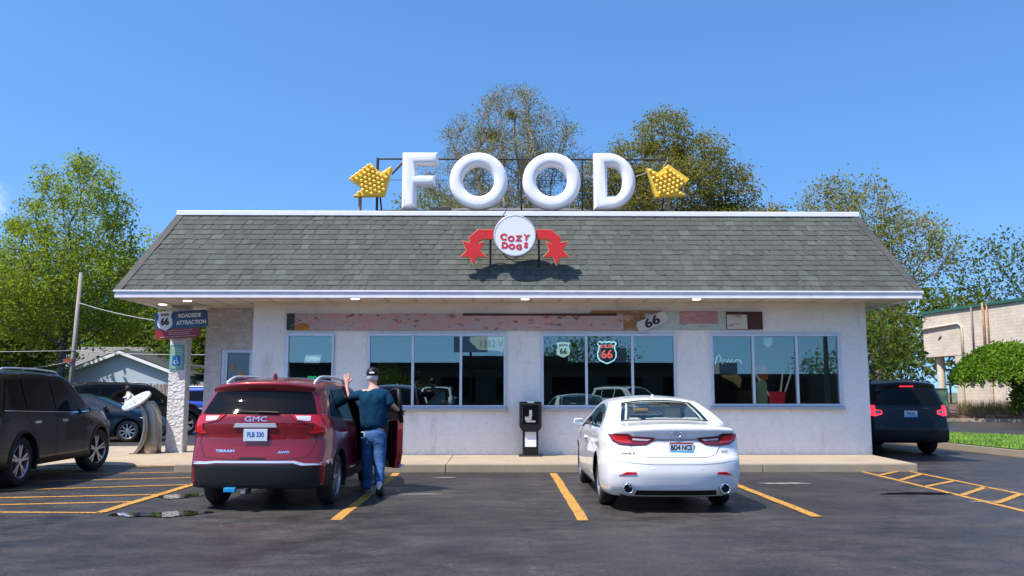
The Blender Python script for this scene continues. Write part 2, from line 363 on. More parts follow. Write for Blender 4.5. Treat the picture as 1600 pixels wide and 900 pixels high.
isl = [(11.55, 30), (11.85, 23.5), (12.1, 20.1), (12.7, 13), (26, 11), (18.7, 21.6), (15.9, 26.2), (14.5, 28.6), (13.2, 30.8), (12.2, 31.3)]
cx_, cy_ = 15.5, 22
sheet('curb', isl, .15, M_curb, thick=.2)
inner = [(cx_+(x-cx_)*.955, cy_+(y-cy_)*.972) for x, y in isl]
sheet('grass_island', inner, .17, M_grass)
bed = [(12, 52), (17, 48), (22.7, 44.8), (26, 42.9), (33, 38.9), (60, 28), (75, 28), (75, 95), (0, 95), (3, 60)]
sheet('far_curb', bed, .16, M_curb, thick=.2)
M_mulch = mat('mulch', (.13, .075, .055), .95, noise=.4, nscale=6, bump=.04, bscale=14)
sheet('planting_bed', [(x+.25, y+.35) for x, y in bed], .30, M_mulch, thick=.14)
# grass blades on the island, uncountable
def blades(name, poly, z, n, h, m, seed, label, cat):
    rng = np.random.default_rng(seed); P = np.array(poly); lo = P.min(0); hi = P.max(0); out = []
    def inside(q):
        c = False; j = len(P)-1
        for i in range(len(P)):
            if (P[i][1] > q[1]) != (P[j][1] > q[1]) and q[0] < (P[j][0]-P[i][0])*(q[1]-P[i][1])/(P[j][1]-P[i][1])+P[i][0]: c = not c
            j = i
        return c
    vs = []; fs = []
    while len(fs) < n:
        q = rng.uniform(lo, hi)
        if not inside(q): continue
        a = rng.uniform(0, 6.28); l = rng.normal(0, .03, 2); hh = h*rng.uniform(.5, 1.2); wd = .012
        b = len(vs); vs += [(q[0]-wd*math.cos(a), q[1]-wd*math.sin(a), z), (q[0]+wd*math.cos(a), q[1]+wd*math.sin(a), z), (q[0]+l[0], q[1]+l[1], z+hh)]
        fs.append((b, b+1, b+2))
    mb = MB(); mb.v = vs; mb.f = fs; mb.m = [0]*len(fs)
    return props(mb.build(name, m, merge=False), label, cat, None, 'stuff')
blades('grass', [(11.8, 29.5), (12.1, 23.5), (12.35, 20), (13.2, 17), (17, 17), (18.4, 21.6), (15.7, 26), (14.3, 28.4), (12.6, 30.8)], .17, 26000, .09,
       mat('grass_blade', (.17, .32, .04), .7, noise=.4, nscale=.8), 3, 'short green grass on the kerbed island', 'grass')
M_straw = mat('straw_blade', (.60, .45, .20), .8, noise=.3, nscale=3)
blades('dry_grass', [(25.0, 46.6), (29.5, 43.6), (30, 44.6), (25.2, 47.8)], .3, 4500, .75, M_straw, 5, 'tan dry ornamental grass along the foot of the cream building', 'grass')
# painted lines
def line_mb(mb, p, q, wd=.12, z=.004):
    p = Vector((*p, 0)); q = Vector((*q, 0)); d = (q-p).normalized(); n = Vector((-d.y, d.x, 0))*wd/2
    k = max(1, int((q-p).length/.35)); vs = []
    for i in range(k+1):
        c = p.lerp(q, i/k); j = random.uniform(-.006, .006); vs += [c+n*(1+random.uniform(-.08, .08))+Vector((j, j, z)), c-n*(1+random.uniform(-.08, .08))+Vector((j, j, z))]
    return mb.add(vs, [(2*i, 2*i+1, 2*i+3, 2*i+2) for i in range(k)])
def lines(name, segs, wd=.12):
    for i, s in enumerate(segs):
        mb = MB(); line_mb(mb, s[0], s[1], wd, .004+.002*(i % 4)); props(mb.build(name, M_yel, merge=False), None, None, None, 'structure')
lines('bay_line', [((-1.975, 10.5), (-1.975, 16.45)), ((.97, 10.42), (.97, 16.35)), ((3.85, 10.68), (3.85, 16.3)), ((-5.07, 11.15), (-5.07, 16.7))], .135)
lines('hatch_line', [((-9.4, 11.35), (-5.03, 11.16)), ((-9.4, 11.5), (-5.1, 12.22)), ((-9.4, 12.3), (-5.1, 13.05)), ((-9.4, 13.1), (-5.1, 14.4)),
                     ((-9.4, 14.6), (-5.1, 15.75)), ((-9.4, 16.05), (-5.2, 16.8)), ((-8.9, 17.7), (-6.2, 18.05))], .10)
lines('hatch_line', [((6.92, 17.04), (6.66, 10.4)), ((7.82, 16.9), (7.69, 10.4)), ((7.82, 16.9), (6.92, 15.9)), ((7.79, 16.11), (6.88, 15.0)), ((7.75, 14.9), (6.85, 14.05)),
                     ((7.76, 13.93), (6.82, 12.88)), ((7.7, 12.93), (6.8, 11.95)), ((7.7, 11.95), (6.78, 11.0))], .10)
# pavement in front of the diner
pv = MB(); xs = [-6.2, -4.3, -1.05, 1.98, 5.0, 7.97]
for a, b in zip(xs[:-1], xs[1:]):
    x1 = b-.006; pv.prism([(a, 16.76), (x1, 16.76), (x1+(.18 if b > 7.9 else 0), 19.6), (a, 19.6)], 'XY', -.1, .15, 0)
o = pv.build('pavement', M_conc, bevel=.012); props(o, kind='structure')
kb = MB()
for a, b in zip(xs[:-1], xs[1:]): kb.prism([(a, 16.60), (b-.008, 16.60), (b-.008, 16.752), (a, 16.752)], 'XY', -.1, .152, 0)
props(kb.build('kerb', M_curb, bevel=.02), kind='structure')
rp = MB(); rp.add([(-10.2, 18.15, .02), (-6.21, 17.95, .02), (-6.21, 19.3, .15), (-10.2, 19.3, .12), (-10.2, 22.6, .12), (-5.4, 22.6, .15), (-5.4, 19.3, .15),
                   (-10.2, 18.15, -.1), (-6.21, 17.95, -.1), (-6.21, 19.3, -.1)], [(0, 1, 2, 3), (3, 2, 6, 5, 4), (0, 7, 8, 1), (1, 8, 9, 2)])
props(rp.build('entrance_ramp', M_conc), kind='structure')
# puddles
M_water = mat('puddle_water', (.012, .012, .012), .02, spec=.9)
def puddle(cx, cy, rx, ry, seed, z=.012):
    rng = random.Random(seed); ph = [rng.uniform(0, 6) for _ in range(5)]
    pts = []
    for k in range(60):
        a = 2*math.pi*k/60; r = 1+.22*math.sin(2*a+ph[0])+.16*math.sin(3*a+ph[1])+.10*math.sin(7*a+ph[2])+.06*math.sin(11*a+ph[3])
        pts.append((cx+rx*r*math.cos(a), cy+ry*r*math.sin(a)))
    mb = MB(); mb.add([(cx, cy, z)]+[(x, y, z) for x, y in pts], [(0, i+1, (i+1) % 60+1) for i in range(60)])
    props(mb.build('puddle', M_water), kind='structure')
puddle(-4.22, 10.98, .48, .27, 1); puddle(-4.70, 12.85, .30, .26, 2); puddle(6.2, 13.05, .42, .14, 3)
o = MB().prism([(-11.2, 18.7), (-9.9, 19.9), (-10.05, 20.05), (-11.35, 18.85)], 'XY', 0, .16).build('yellow_kerb', M_yel, bevel=.02); props(o, kind='structure')
# light concrete patches in the asphalt
M_patch = mat('worn_patch', (.20, .19, .17), .8, noise=.25, nscale=7)
for (x, y, rx, ry, s_) in [(4.75, 14.55, .42, .13, 4), (6.75, 12.15, .26, .06, 5), (-1.2, 13.1, .35, .05, 6), (-1.0, 15.6, .22, .07, 7)]:
    rng = random.Random(s_); pts = [(x+rx*(1+rng.uniform(-.25, .2))*math.cos(a*.35), y+ry*(1+rng.uniform(-.3, .3))*math.sin(a*.35)) for a in range(18)]
    sheet('asphalt_patch', pts, .003, M_patch)
# ------------------------------------------------------------------ diner
diner = empty('diner', (0, 19, 0), 0, 'long white diner with green shingle mansard roof and four picture windows', 'diner')
diner_parts = []
def dp(o): o.parent = diner; o.location = Vector(o.location)-Vector((0, 19, 0)); return o
WINS = [(-4.75, -3.69, 1.17, 2.80, []), (-2.96, .10, 1.17, 2.80, [-1.96, -.90]), (.87, 3.86, 1.17, 2.80, [1.87, 2.89]), (4.63, 7.51, 1.20, 2.80, [5.57, 6.54])]
mb = MB(); ZT = 3.5; edges = [-5.5]+[e for w_ in WINS for e in w_[:2]]+[8.13]
for i in range(0, len(edges), 2): mb.box(edges[i], edges[i+1], 19, 19.25, 0, ZT)
for (a, b, z0, z1, _) in WINS: mb.box(a, b, 19, 19.25, 0, z0); mb.box(a, b, 19, 19.25, z1, ZT)
mb.box(7.88, 8.13, 19.25, 31, 0, ZT); mb.box(-7.05, 7.88, 30.75, 31, 0, ZT)
dp(mb.build('wall', M_fac, bevel=.006))
mb = MB()   # rough stone entrance walls
mb.box(-7.05, -6.66, 20.5, 20.8, 0, ZT); mb.box(-5.86, -5.5, 20.5, 20.8, 0, ZT); mb.box(-6.66, -5.86, 20.5, 20.8, 2.52, ZT)
mb.box(-7.05, -6.8, 20.8, 30.75, 0, ZT); mb.box(-5.502, -5.3, 19.25, 20.5, 0, ZT)
dp(mb.build('stone_wall', M_stone))
p_ = MB().box(-7.68, -7.28, 19.95, 20.25, 0, ZT-.002).build('pillar', M_stone, bevel=.02, seg=2); dp(p_)
# interior
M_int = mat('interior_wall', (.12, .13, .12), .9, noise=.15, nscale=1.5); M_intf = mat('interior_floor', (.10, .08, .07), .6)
mb = MB(); mb.box(-5.2, 7.8, 26, 26.1, 0, 3.4); mb.box(-5.25, 7.85, 19.3, 30, .1, .16, 1); mb.box(-6.8, -5.3, 20.85, 30, .1, .157, 1); mb.box(-6.8, -5.3, 22.2, 22.3, .1, 3.4); dp(mb.build('interior', [M_int, M_intf]))  # last box: dark panel added behind the door to darken its glass
mb = MB()
for x in (-4.2, -1.9, -.4, 1.6, 3.1, 5.4, 6.9):
    mb.box(x-.5, x+.5, 20.3, 21.1, .86, .90); mb.tube([(x, 20.7, .15), (x, 20.7, .86)], .04)
    for sx in (-.85, .85): mb.box(x+sx-.25, x+sx+.25, 20.4, 21.0, .15, .58, 1); mb.box(x+sx+(.18 if sx > 0 else -.25), x+sx+(.25 if sx > 0 else -.18), 20.4, 21, .58, 1.12, 1)
dp(mb.build('booth_seating', [mat('table_laminate', (.3, .28, .25), .4), mat('booth_vinyl', (.22, .05, .04), .5)]))
# windows
def window(a, b, z0, z1, mull):
    root = MB(); f = .055; y0, y1 = 18.965, 19.06
    root.box(a, b, y0, y1, z0, z0+f); root.box(a, b, y0, y1, z1-f, z1); root.box(a, a+f, y0, y1, z0+f, z1-f); root.box(b-f, b, y0, y1, z0+f, z1-f)
    xs = [a+f]; 
    for m_ in mull: root.box(m_-.028, m_+.028, y0, y1, z0+f, z1-f); xs += [m_-.028, m_+.028]
    xs.append(b-f)
    o = dp(root.build('window', M_alu, bevel=.006))
    for i in range(0, len(xs), 2):
        mb = MB().box(xs[i], xs[i+1], 19.015, 19.025, z0+f, z1-f); pn = mb.build('pane', M_win, o); 
    for ch in o.children: ch.location = (0, 0, 0)
    s = MB().box(a-.04, b+.04, 18.90, 19.0, z0-.07, z0-.003).build('sill', mat('sill_metal', (.42, .44, .47), .45, metal=.3), o, bevel=.006)
    return o
for w_ in WINS: window(*w_)
# entrance door
d_ = MB(); d_.box(-6.655, -6.58, 20.52, 20.62, .15, 2.515); d_.box(-5.94, -5.865, 20.52, 20.62, .15, 2.515); d_.box(-6.58, -5.94, 20.52, 20.62, 2.44, 2.515); d_.box(-6.58, -5.94, 20.53, 20.6, .15, .4); d_.box(-6.58, -6.52, 20.53, 20.6, .4, 2.44); d_.box(-6.0, -5.94, 20.53, 20.6, .4, 2.44)
dr = dp(d_.build('door', M_alu, bevel=.004)); MB().box(-6.52, -6.0, 20.56, 20.57, .4, 2.44).build('pane', M_doorglass, dr)
MB().tube([(-6.06, 20.5, .95), (-6.06, 20.45, 1.0), (-6.06, 20.45, 1.3), (-6.06, 20.5, 1.35)], .015).build('handle', M_alu, dr, smooth=True)
for (x, z, w2, h2, mi) in [(-6.38, 1.75, .12, .10, 0), (-6.2, 1.95, .1, .14, 1), (-6.3, 1.45, .2, .09, 2), (-6.12, 1.6, .09, .12, 0), (-6.4, 2.1, .1, .12, 1)]: MB().box(x-w2/2, x+w2/2, 20.548, 20.556, z-h2/2, z+h2/2).build('sticker', [mat('st1', (.5, .5, .48), .5), mat('st2', (.45, .22, .06), .5), mat('st3', (.35, .03, .04), .5)][mi], dr)
# soffit with boards
m = mat('soffit_board', (.66, .60, .53), .7); t, b_ = nodes(m); o_ = N(t, 'ShaderNodeTexCoord').outputs['Object']
wv = N(t, 'ShaderNodeTexWave', wave_type='BANDS', bands_direction='X', wave_profile='SAW'); wv.inputs['Scale'].default_value = .5; wv.inputs['Distortion'].default_value = 0
t.links.new(o_, wv.inputs['Vector'])
t.links.new(ramp(t, wv.outputs['Fac'], [(0, (.30, .26, .22)), (.09, (.66, .60, .53)), (.9, (.62, .57, .50)), (1, (.5, .45, .4))]), b_.inputs['Base Color'])
bump_n(t, b_, wv.outputs['Fac'], .01)
dp(MB().box(-7.97, 8.74, 17.79, 31.9, 3.502, 3.56).build('soffit', m))
# fascia
XL, XR, YF, YB = -8.02, 8.80, 17.74, 32.0
mb = MB(); mb.box(XL, XR, YF, YF+.04, 3.455, 3.60); mb.box(XL, XL+.04, YF+.04, YB, 3.455, 3.60); mb.box(XR-.04, XR, YF+.04, YB, 3.455, 3.60); mb.box(XL, XR, YB, YB+.04, 3.455, 3.6)
mb.box(XL-.025, XR+.025, YF-.025, YF-.001, 3.575, 3.612)
dp(mb.build('fascia', M_fascia, bevel=.004))
# mansard: every shingle tab is real
SET = .86; ZR0, ZR1 = 3.60, 5.40
rng = np.random.default_rng(11)
def slope(name, p0, p1, q0, q1, rows, tabw):
    """p0-p1 eave, q0-q1 top; shingles laid in courses"""
    p0, p1, q0, q1 = map(Vector, (p0, p1, q0, q1)); mb = MB(); tint = []
    nrm = (p1-p0).cross(q0-p0).normalized()
    mb.add([p0, p1, q1, q0], [(0, 1, 2, 3)]); tint.append(.1)
    for r in range(rows):
        t0 = r/rows; t1 = min(1, (r+1.12)/rows); a0 = p0.lerp(q0, t0); b0 = p1.lerp(q1, t0); a1 = p0.lerp(q0, t1); b1 = p1.lerp(q1, t1); Ln = (b0-a0).length
        x = -rng.uniform(0, tabw); mb.add([a0+nrm*.010, b0+nrm*.010, b1+nrm*.002, a1+nrm*.002], [(0, 1, 2, 3)]); tint.append(.12)
        mb.add([a0, b0, b0+nrm*.010, a0+nrm*.010], [(0, 1, 2, 3)]); tint.append(.02)
        while x < Ln:
            w_ = tabw*rng.uniform(.55, 1.35); s0 = max(0, x)/Ln; s1 = min(Ln, x+w_-.004)/Ln; x += w_*(1 if rng.random() < .6 else 1.25)
            if s1 <= s0: continue
            h = .017+rng.uniform(-.002, .003); k = float(np.clip(rng.normal(.5, .27), 0, 1)); dz = (rng.uniform(-.008, .004))*(q0-p0).normalized()
            A, B_, C_, D = a0.lerp(b0, s0)+dz, a0.lerp(b0, s1)+dz, a1.lerp(b1, s1), a1.lerp(b1, s0)
            mb.add([A+nrm*h, B_+nrm*h, C_+nrm*.006, D+nrm*.006, A, B_, C_, D], [(0, 1, 2, 3), (0, 4, 5, 1), (1, 5, 6, 2), (0, 3, 7, 4)]); tint += [k]*4
    o = mb.build(name, M_shin, merge=False); at = o.data.attributes.new('tint', 'FLOAT', 'FACE'); at.data.foreach_set('value', tint); return dp(o)
xl, xr, yf, yb = XL+SET, XR-SET, YF+1.0, YB-1.0
slope('roof', (XL, YF, ZR0), (XR, YF, ZR0), (xl, yf, ZR1), (xr, yf, ZR1), 15, .19)
slope('roof_side', (XL, YB, ZR0), (XL, YF, ZR0), (xl, yb, ZR1), (xl, yf, ZR1), 15, .30)
slope('roof_side', (XR, YF, ZR0), (XR, YB, ZR0), (xr, yf, ZR1), (xr, yb, ZR1), 15, .30)
M_hip = mat('hip_trim', (.075, .072, .070), .8, noise=.2, nscale=4)
for s_, (e, t_) in enumerate((((XL, YF, ZR0), (xl, yf, ZR1)), ((XR, YF, ZR0), (xr, yf, ZR1)))):
    mb = MB(); e = Vector(e); t_ = Vector(t_); sg = 1 if s_ == 0 else -1; nx = Vector((sg*.14, 0, 0)); no = Vector((0, -.022, .012)); sd = Vector((-sg*.02, 0, .0)); bk = Vector((-sg*.015, .14, .012))
    mb.add([e+sd+no, e+nx+no, t_+nx+no, t_+sd+no, e+bk, t_+bk, e+nx, t_+nx], [(0, 1, 2, 3), (0, 3, 5, 4), (1, 6, 7, 2)]); dp(mb.build('hip_trim', M_hip))
mb = MB(); mb.box(xl-.03, xr+.03, yf-.045, yf+.12, ZR1-.01, ZR1+.10); mb.box(xl-.03, xl+.1, yf+.12, yb, ZR1-.01, ZR1+.10); mb.box(xr-.1, xr+.03, yf+.12, yb, ZR1-.01, ZR1+.10)
dp(mb.build('ridge_cap', M_white, bevel=.01))
# flat deck and low hipped roof behind the sign
mb = MB(); mb.box(xl, xr, yf, yb, ZR1-.1, ZR1-.02); dp(mb.build('roof_deck', mat('roof_felt', (.08, .08, .08), .9, noise=.2, nscale=2)))
mb = MB(); mb.add([(-5.6, 22.0, 5.95), (5.8, 22.0, 5.95), (5.8, 30, 5.95), (-5.6, 30, 5.95), (-1.2, 26.0, 7.15), (2.0, 26.0, 7.15), (-5.6, 22.0, 5.38), (5.8, 22.0, 5.38), (5.8, 30, 5.38), (-5.6, 30, 5.38)], [(0, 1, 5, 4), (1, 2, 5), (2, 3, 4, 5), (3, 0, 4), (6, 7, 1, 0), (7, 8, 2, 1), (8, 9, 3, 2), (9, 6, 0, 3)])
o = mb.build('low_roof', mat('low_shingle', (.12, .12, .12), .9, noise=.25, nscale=9, stretch=(1, 1, 12))); dp(o)
o = dp(MB().box(-1.75, -1.25, 20.6, 21.1, 5.38, 6.02).build('roof_vent', mat('vent_black', (.05, .05, .05), .7), bevel=.02))
M_lamp = mat('lit_downlight', (.9, .85, .75), .4, emit=(1, .93, .8), estr=2.2)
for x, y in ((-6.9, 18.8), (-7.75, 19.6), (-3.15, 18.35), (.5, 18.35), (4.2, 18.35)):
    o = MB().lathe([(0, 0.001), (0, .065), (.0, .085), (-.010, .09), (-.010, .065), (-.004, .06), (-.004, .0)], 'Z', (x, y, 3.50), 24).build('downlight', [M_lamp], smooth=True); dp(o)
# weathered sign boards above the windows: one long collage
M_pinkp = mat('faded_pink_paint', (.52, .32, .30), .8, col2=(.45, .37, .37), nscale=3.2, ndetail=9, stretch=(1, 1, 2), lo=.44, hi=.54); t, b_ = nodes(M_pinkp)
o_ = N(t, 'ShaderNodeTexCoord').outputs['Object']; f1 = noise_n(t, o_, 5, 9, .75, (1, 1, 2.2)); base = b_.inputs['Base Color'].links[0].from_socket
gate = noise_n(t, o_, 1.1, 3, .5); gm = N(t, 'ShaderNodeMath', operation='MULTIPLY_ADD'); gm.inputs[1].default_value = .25; t.links.new(gate, gm.inputs[0]); t.links.new(f1, gm.inputs[2])
c_ = mix(t, base, (.13, .055, .045), ramp(t, gm.outputs[0], [(.70, (0, 0, 0)), (.73, (1, 1, 1)), (.76, (1, 1, 1)), (.79, (0, 0, 0))]))
f2 = noise_n(t, o_, 1.6, 8, .7, (1, 1, 1.4)); c_ = mix(t, c_, (.30, .11, .03), ramp(t, f2, [(.66, (0, 0, 0)), (.72, (1, 1, 1))]))
f3 = noise_n(t, o_, 3.1, 8, .7, (1, 1, 3)); c_ = mix(t, c_, (.34, .38, .44), ramp(t, f3, [(.27, (1, 1, 1)), (.33, (0, 0, 0))]))
t.links.new(c_, b_.inputs['Base Color'])
def peel(name, c1, c2, c3, sc=5):
    m = mat(name, c1, .8); t, b_ = nodes(m); o_ = N(t, 'ShaderNodeTexCoord').outputs['Object']
    a = noise_n(t, o_, sc, 9, .75, (.6, 1, 2.6)); c_ = ramp(t, a, [(.38, c2), (.44, c1), (.56, c1), (.60, c3)]); t.links.new(c_, b_.inputs['Base Color']); return m
M_mint = peel('mint_peeling_paint', (.42, .50, .45), (.20, .22, .22), (.50, .52, .52)); M_rosep = peel('rose_peeling_paint', (.42, .22, .22), (.30, .20, .19), (.50, .42, .40), 9)
M_rustw = peel('rust_wood', (.30, .15, .07), (.10, .06, .04), (.42, .36, .30)); M_brown = mat('dark_brown_board', (.065, .018, .010), .6, noise=.15); M_cream = peel('cream_panel', (.60, .57, .50), (.35, .25, .18), (.64, .61, .55), 3)
bn = empty('weathered_sign_board', (0, 18.99, 3.05), 0, 'long peeling pink and green painted board above the windows', 'sign')
def bp(name, x0, x1, z0, z1, m, y=0, th=.03, skew=0, label=None):
    o = MB().prism([(x0, z0-3.05), (x1, z0-3.05), (x1+skew, z1-3.05), (x0+skew, z1-3.05)], 'XZ', -.01-y-th, -.01-y).build(name, m, bn, bevel=.003)
    if label: o['label'] = label
    return o
bp('black_plate', -4.75, -4.575, 2.87, 3.24, peel('black_plate_paint', (.05, .05, .05), (.02, .02, .02), (.25, .25, .26), 9), .0)
bp('pink_board', -4.573, -.86, 2.865, 3.235, M_pinkp, 0, label='pale pink board flaking to grey'); bp('pink_board', -.858, 2.70, 2.865, 3.195, M_pinkp, .004)
MB().prism([(-4.56, -.18), (-4.25, -.18), (-4.24, -.08), (-4.33, -.03), (-4.5, -.03), (-4.57, -.08)], 'XZ', -.046, -.0405).build('orange_patch', mat('orange_patch_paint', (.45, .17, .025), .7, noise=.3), bn)
bp('brown_rail', -.86, 2.55, 3.197, 3.243, M_brown, .0, .05); bp('green_board', 1.95, 3.55, 3.245, 3.31, M_rustw, .012, .03, .04)
bp('rust_board', 2.70, 3.18, 2.865, 3.24, M_rustw, .002); bp('mint_board', 3.182, 3.95, 2.89, 3.30, M_mint, 0); bp('rose_board', 3.95, 4.80, 3.02, 3.30, M_rosep, .006)
bp('mint_board', 3.95, 4.98, 2.89, 3.018, M_mint, .0); bp('mint_board', 4.80, 4.98, 3.02, 3.30, M_mint, .0)
bp('brown_board', 4.982, 5.80, 2.89, 3.29, M_brown, 0); bp('cream_panel', 5.0, 5.45, 2.90, 3.22, M_cream, .03, .02)
pl = empty('route_number_plate', (3.33, 18.915, 3.055), 0, 'white plate reading 66 tilted on the peeling board', 'sign')
R66 = MB().prism([(-.36, -.115), (.30, -.115), (.36, -.05), (.36, .08), (.30, .13), (-.30, .13), (-.36, .06)], 'XZ', -.006, .006).build('plate', mat('plate_cream', (.60, .58, .55), .5, noise=.08), pl); R66.rotation_euler = (0, R(-24), 0)
text('lettering', '66', .27, M_letterb, pl, (0, -.010, .0), (R(90), 0, 0), bold=.008, sx=1.35).rotation_euler = (Matrix.Rotation(R(-24), 3, 'Y') @ Matrix.Rotation(R(90), 3, 'X')).to_euler()
# ------------------------------------------------------------------ FOOD sign on the roof
fs = empty('rooftop_sign', (.4, 19.3, 5.4), 0, 'white letters FOOD with yellow bulb arrows on a black rooftop frame', 'sign')
fo = Vector((.4, 19.3, 5.4))
mb = MB()
for x in (-2.88, .45, 1.86, 3.84): mb.tube([(x-.4, .12, -.02), (x-.4, .12, 1.50)], .032 if abs(x-.48) > 3 else .02, 6)
mb.tube([(-3.28, .12, 1.48), (3.44, .12, 1.48)], .022, 6); mb.tube([(-3.28, .12, .24), (3.44, .12, .24)], .035, 6); mb.tube([(-3.4, .12, 1.0-.02), (3.5, .12, .98)], .007, 6)
mb.tube([(-2.95, .1, 1.12), (-2.6, .1, 1.5)], .03, 6); mb.tube([(-3.28, .12, .24), (-3.45, -.1, .0)], .02, 6); mb.box(-2.2, 3.5, .02, .2, -.02, .06)
for x in (-3.28, 3.44): mb.tube([(x, .12, 1.2), (x, 1.3, 0)], .02, 6)
mb.build('frame', M_dark, fs)
# letters (local x = world x - .4 ; z local = z-5.4)
def letter(loops, x, z): return shape_curve('letter', loops, M_sign_white, fs, (x-.4, -.06, z-5.4), extrude=.055, bevel=.125, res=5)
Fp = [(0, 0), (.345, 0), (.345, .53), (.76, .53), (.76, .78), (.345, .78), (.345, 1.02), (.82, 1.02), (.82, 1.32), (0, 1.32)]
letter([Fp], -2.28, 5.64)
for x in (-.535, 1.135): letter([circ(.665, 64), circ(.355, 64)], x, 6.30)
def Dshape(x0, x1, z0, z1, n=28):
    r = (z1-z0)/2; cx = x1-(x1-x0)*.66; out = [(x0, z0)]
    out += [(cx+(x1-cx)*math.cos(a), (z0+z1)/2+r*math.sin(a)) for a in [(-math.pi/2)+math.pi*k/n for k in range(n+1)]]; return out+[(x0, z1)]
letter([Dshape(0, .96, 0, 1.32), Dshape(.31, .66, .30, 1.02)], 2.10, 5.64)
M_lb = M_bulb
def pip(p, poly):
    c = False; j = len(poly)-1
    for i in range(len(poly)):
        if (poly[i][1] > p[1]) != (poly[j][1] > p[1]) and p[0] < (poly[j][0]-poly[i][0])*(p[1]-poly[i][1])/(poly[j][1]-poly[i][1])+poly[i][0]: c = not c
        j = i
    return c
def edist(p, poly):
    d = 9; P = Vector(p)
    for i in range(len(poly)):
        a = Vector(poly[i]); b = Vector(poly[(i+1) % len(poly)]); t = max(0, min(1, (P-a).dot(b-a)/(b-a).length_squared)); d = min(d, (P-a.lerp(b, t)).length)
    return d
AL = [(-3.49, 6.33), (-3.0, 6.70), (-2.77, 6.47), (-2.51, 6.63), (-2.67, 5.94), (-3.38, 5.92), (-3.17, 6.10)]
AR = [(3.31, 6.61), (3.57, 6.49), (3.81, 6.69), (4.29, 6.34), (4.02, 6.10), (4.22, 5.97), (3.51, 5.92)]
bulb_me = None
for A in (AL, AR):
    pts = [(x-.4, z-5.4) for x, z in A]
    a = MB().prism(pts, 'XZ', -.20, -.02).build('arrow', M_yplas, fs, bevel=.012)
    cxm = sum(p[0] for p in pts)/len(pts); czm = sum(p[1] for p in pts)/len(pts); ang = R(38 if A is AL else -38)
    for i in range(-9, 10):
        for j in range(-9, 10):
            u, v = i*.108+(.054 if j % 2 else 0), j*.094; p = (cxm+u*math.cos(ang)-v*math.sin(ang), czm+u*math.sin(ang)+v*math.cos(ang))
            if pip(p, pts) and edist(p, pts) > .035:
                if bulb_me is None:
                    bo = MB().lathe([(.02, .022), (0, .026), (-.02, .036), (-.045, .040), (-.068, .032), (-.082, .016), (-.086, .0)], 'Y', (0, 0, 0), 12).build('bulb', M_lb, a, smooth=True); bulb_me = bo.data
                else: bo = link(bpy.data.objects.new('bulb', bulb_me), a)
                bo.location = (p[0], -.205, p[1])
for x in (-3.65, 3.42): MB().tube([(x, .0, .0), (x, .0, .6)], .042, 6).build('post', mat('rusty_post', (.32, .20, .14), .8, noise=.3), fs)
for P_ in ([(2.68, -.1, 1.02), (2.9, -.1, 1.1), (3.0, -.1, 1.2)], [(3.3, -.1, 1.22), (3.42, -.1, 1.42)], [(1.35, .05, 1.38), (1.5, .1, 1.12), (1.8, .1, .98)]): MB().tube(P_, .013, 5).build('cable', mat('cable_grey', (.25, .25, .24), .6), fs)
# ------------------------------------------------------------------ round sign with red arrows on the slope
rs = empty('round_arrow_sign', (.27, 17.80, 4.1), 0, 'round white sign COZY DOGS between two red star arrows on the shingles', 'sign')
def rsp(name, pts, m, a, b, mi_side=None, bev=.004):
    return MB().prism([(x-.27, z-4.1) for x, z in pts], 'XZ', a, b, 0, mi_side).build(name, m, rs, bevel=bev)
RL = [(-.17, 4.9), (-.5, 4.9), (-.70, 4.73), (-.68, 4.62), (-.84, 4.66), (-.745, 4.45), (-.88, 4.31), (-.68, 4.31), (-.6, 4.13), (-.52, 4.31), (-.31, 4.31), (-.44, 4.45), (-.37, 4.65), (-.52, 4.59), (-.42, 4.69), (-.17, 4.69)]
def scaled(P, k):
    cx = sum(p[0] for p in P)/len(P); cz = sum(p[1] for p in P)/len(P); out = []
    n = len(P)
    for i in range(n):
        a = Vector(P[i-1]); b = Vector(P[i]); c = Vector(P[(i+1) % n]); d1 = (b-a).normalized(); d2 = (c-b).normalized(); n1 = Vector((-d1.y, d1.x)); n2 = Vector((-d2.y, d2.x)); m_ = (n1+n2)
        m_ = m_/max(.35, m_.length_squared)*1.0*2/2; out.append(tuple(b+m_*k*1.4))
    return out
for P in (RL, [(.54-x, z) for x, z in reversed(RL)]):
    sgn = sum(P[i-1][0]*P[i][1]-P[i][0]*P[i-1][1] for i in range(len(P))); k = .012 if sgn > 0 else -.012
    a = rsp('arrow', P, M_sgold, -.10, .0); inn = scaled(P, k)
    f = MB().prism([(x-.27, z-4.1) for x, z in inn], 'XZ', -.106, -.099).build('arrow_face', M_sred, a)
d = MB().lathe([(.0, .0), (.0, .435), (-.02, .445), (-.14, .445), (-.155, .435), (-.155, .42)], 'Y', (0, .0, .66), 64).build('disc_rim', mat('disc_rim', (.55, .57, .60), .35, metal=.4), rs, smooth=True)
MB().lathe([(-.148, .0), (-.148, .425)], 'Y', (0, 0, .66), 64).build('disc_face', mat('disc_white', (.76, .77, .82), .3), rs)
lt = empty('x'); 
bpy.data.objects.remove(lt)
def arc_text(word, size, cx, z, spread, bulge, parent, m, wob):
    n = len(word); x = -spread/2
    for i, ch in enumerate(word):
        u = (i/(n-1)-.5)*2; s_ = size*(1.15 if i == 0 else 1)
        me = text_mesh(ch, s_, bold=.009, depth=.004, sx=1.08); me.materials.clear(); me.materials.append(m); me.name = 'letter'
        o = bpy.data.objects.new('letter', me); link(o, parent); o.location = (cx+u*spread/2, -.153, z+bulge*(1-u*u)+wob[i]); o.rotation_euler = (R(90), 0, 0); o.rotation_euler = (Matrix.Rotation(R(wob[i]*300), 3, 'Y') @ Matrix.Rotation(R(90), 3, 'X')).to_euler()
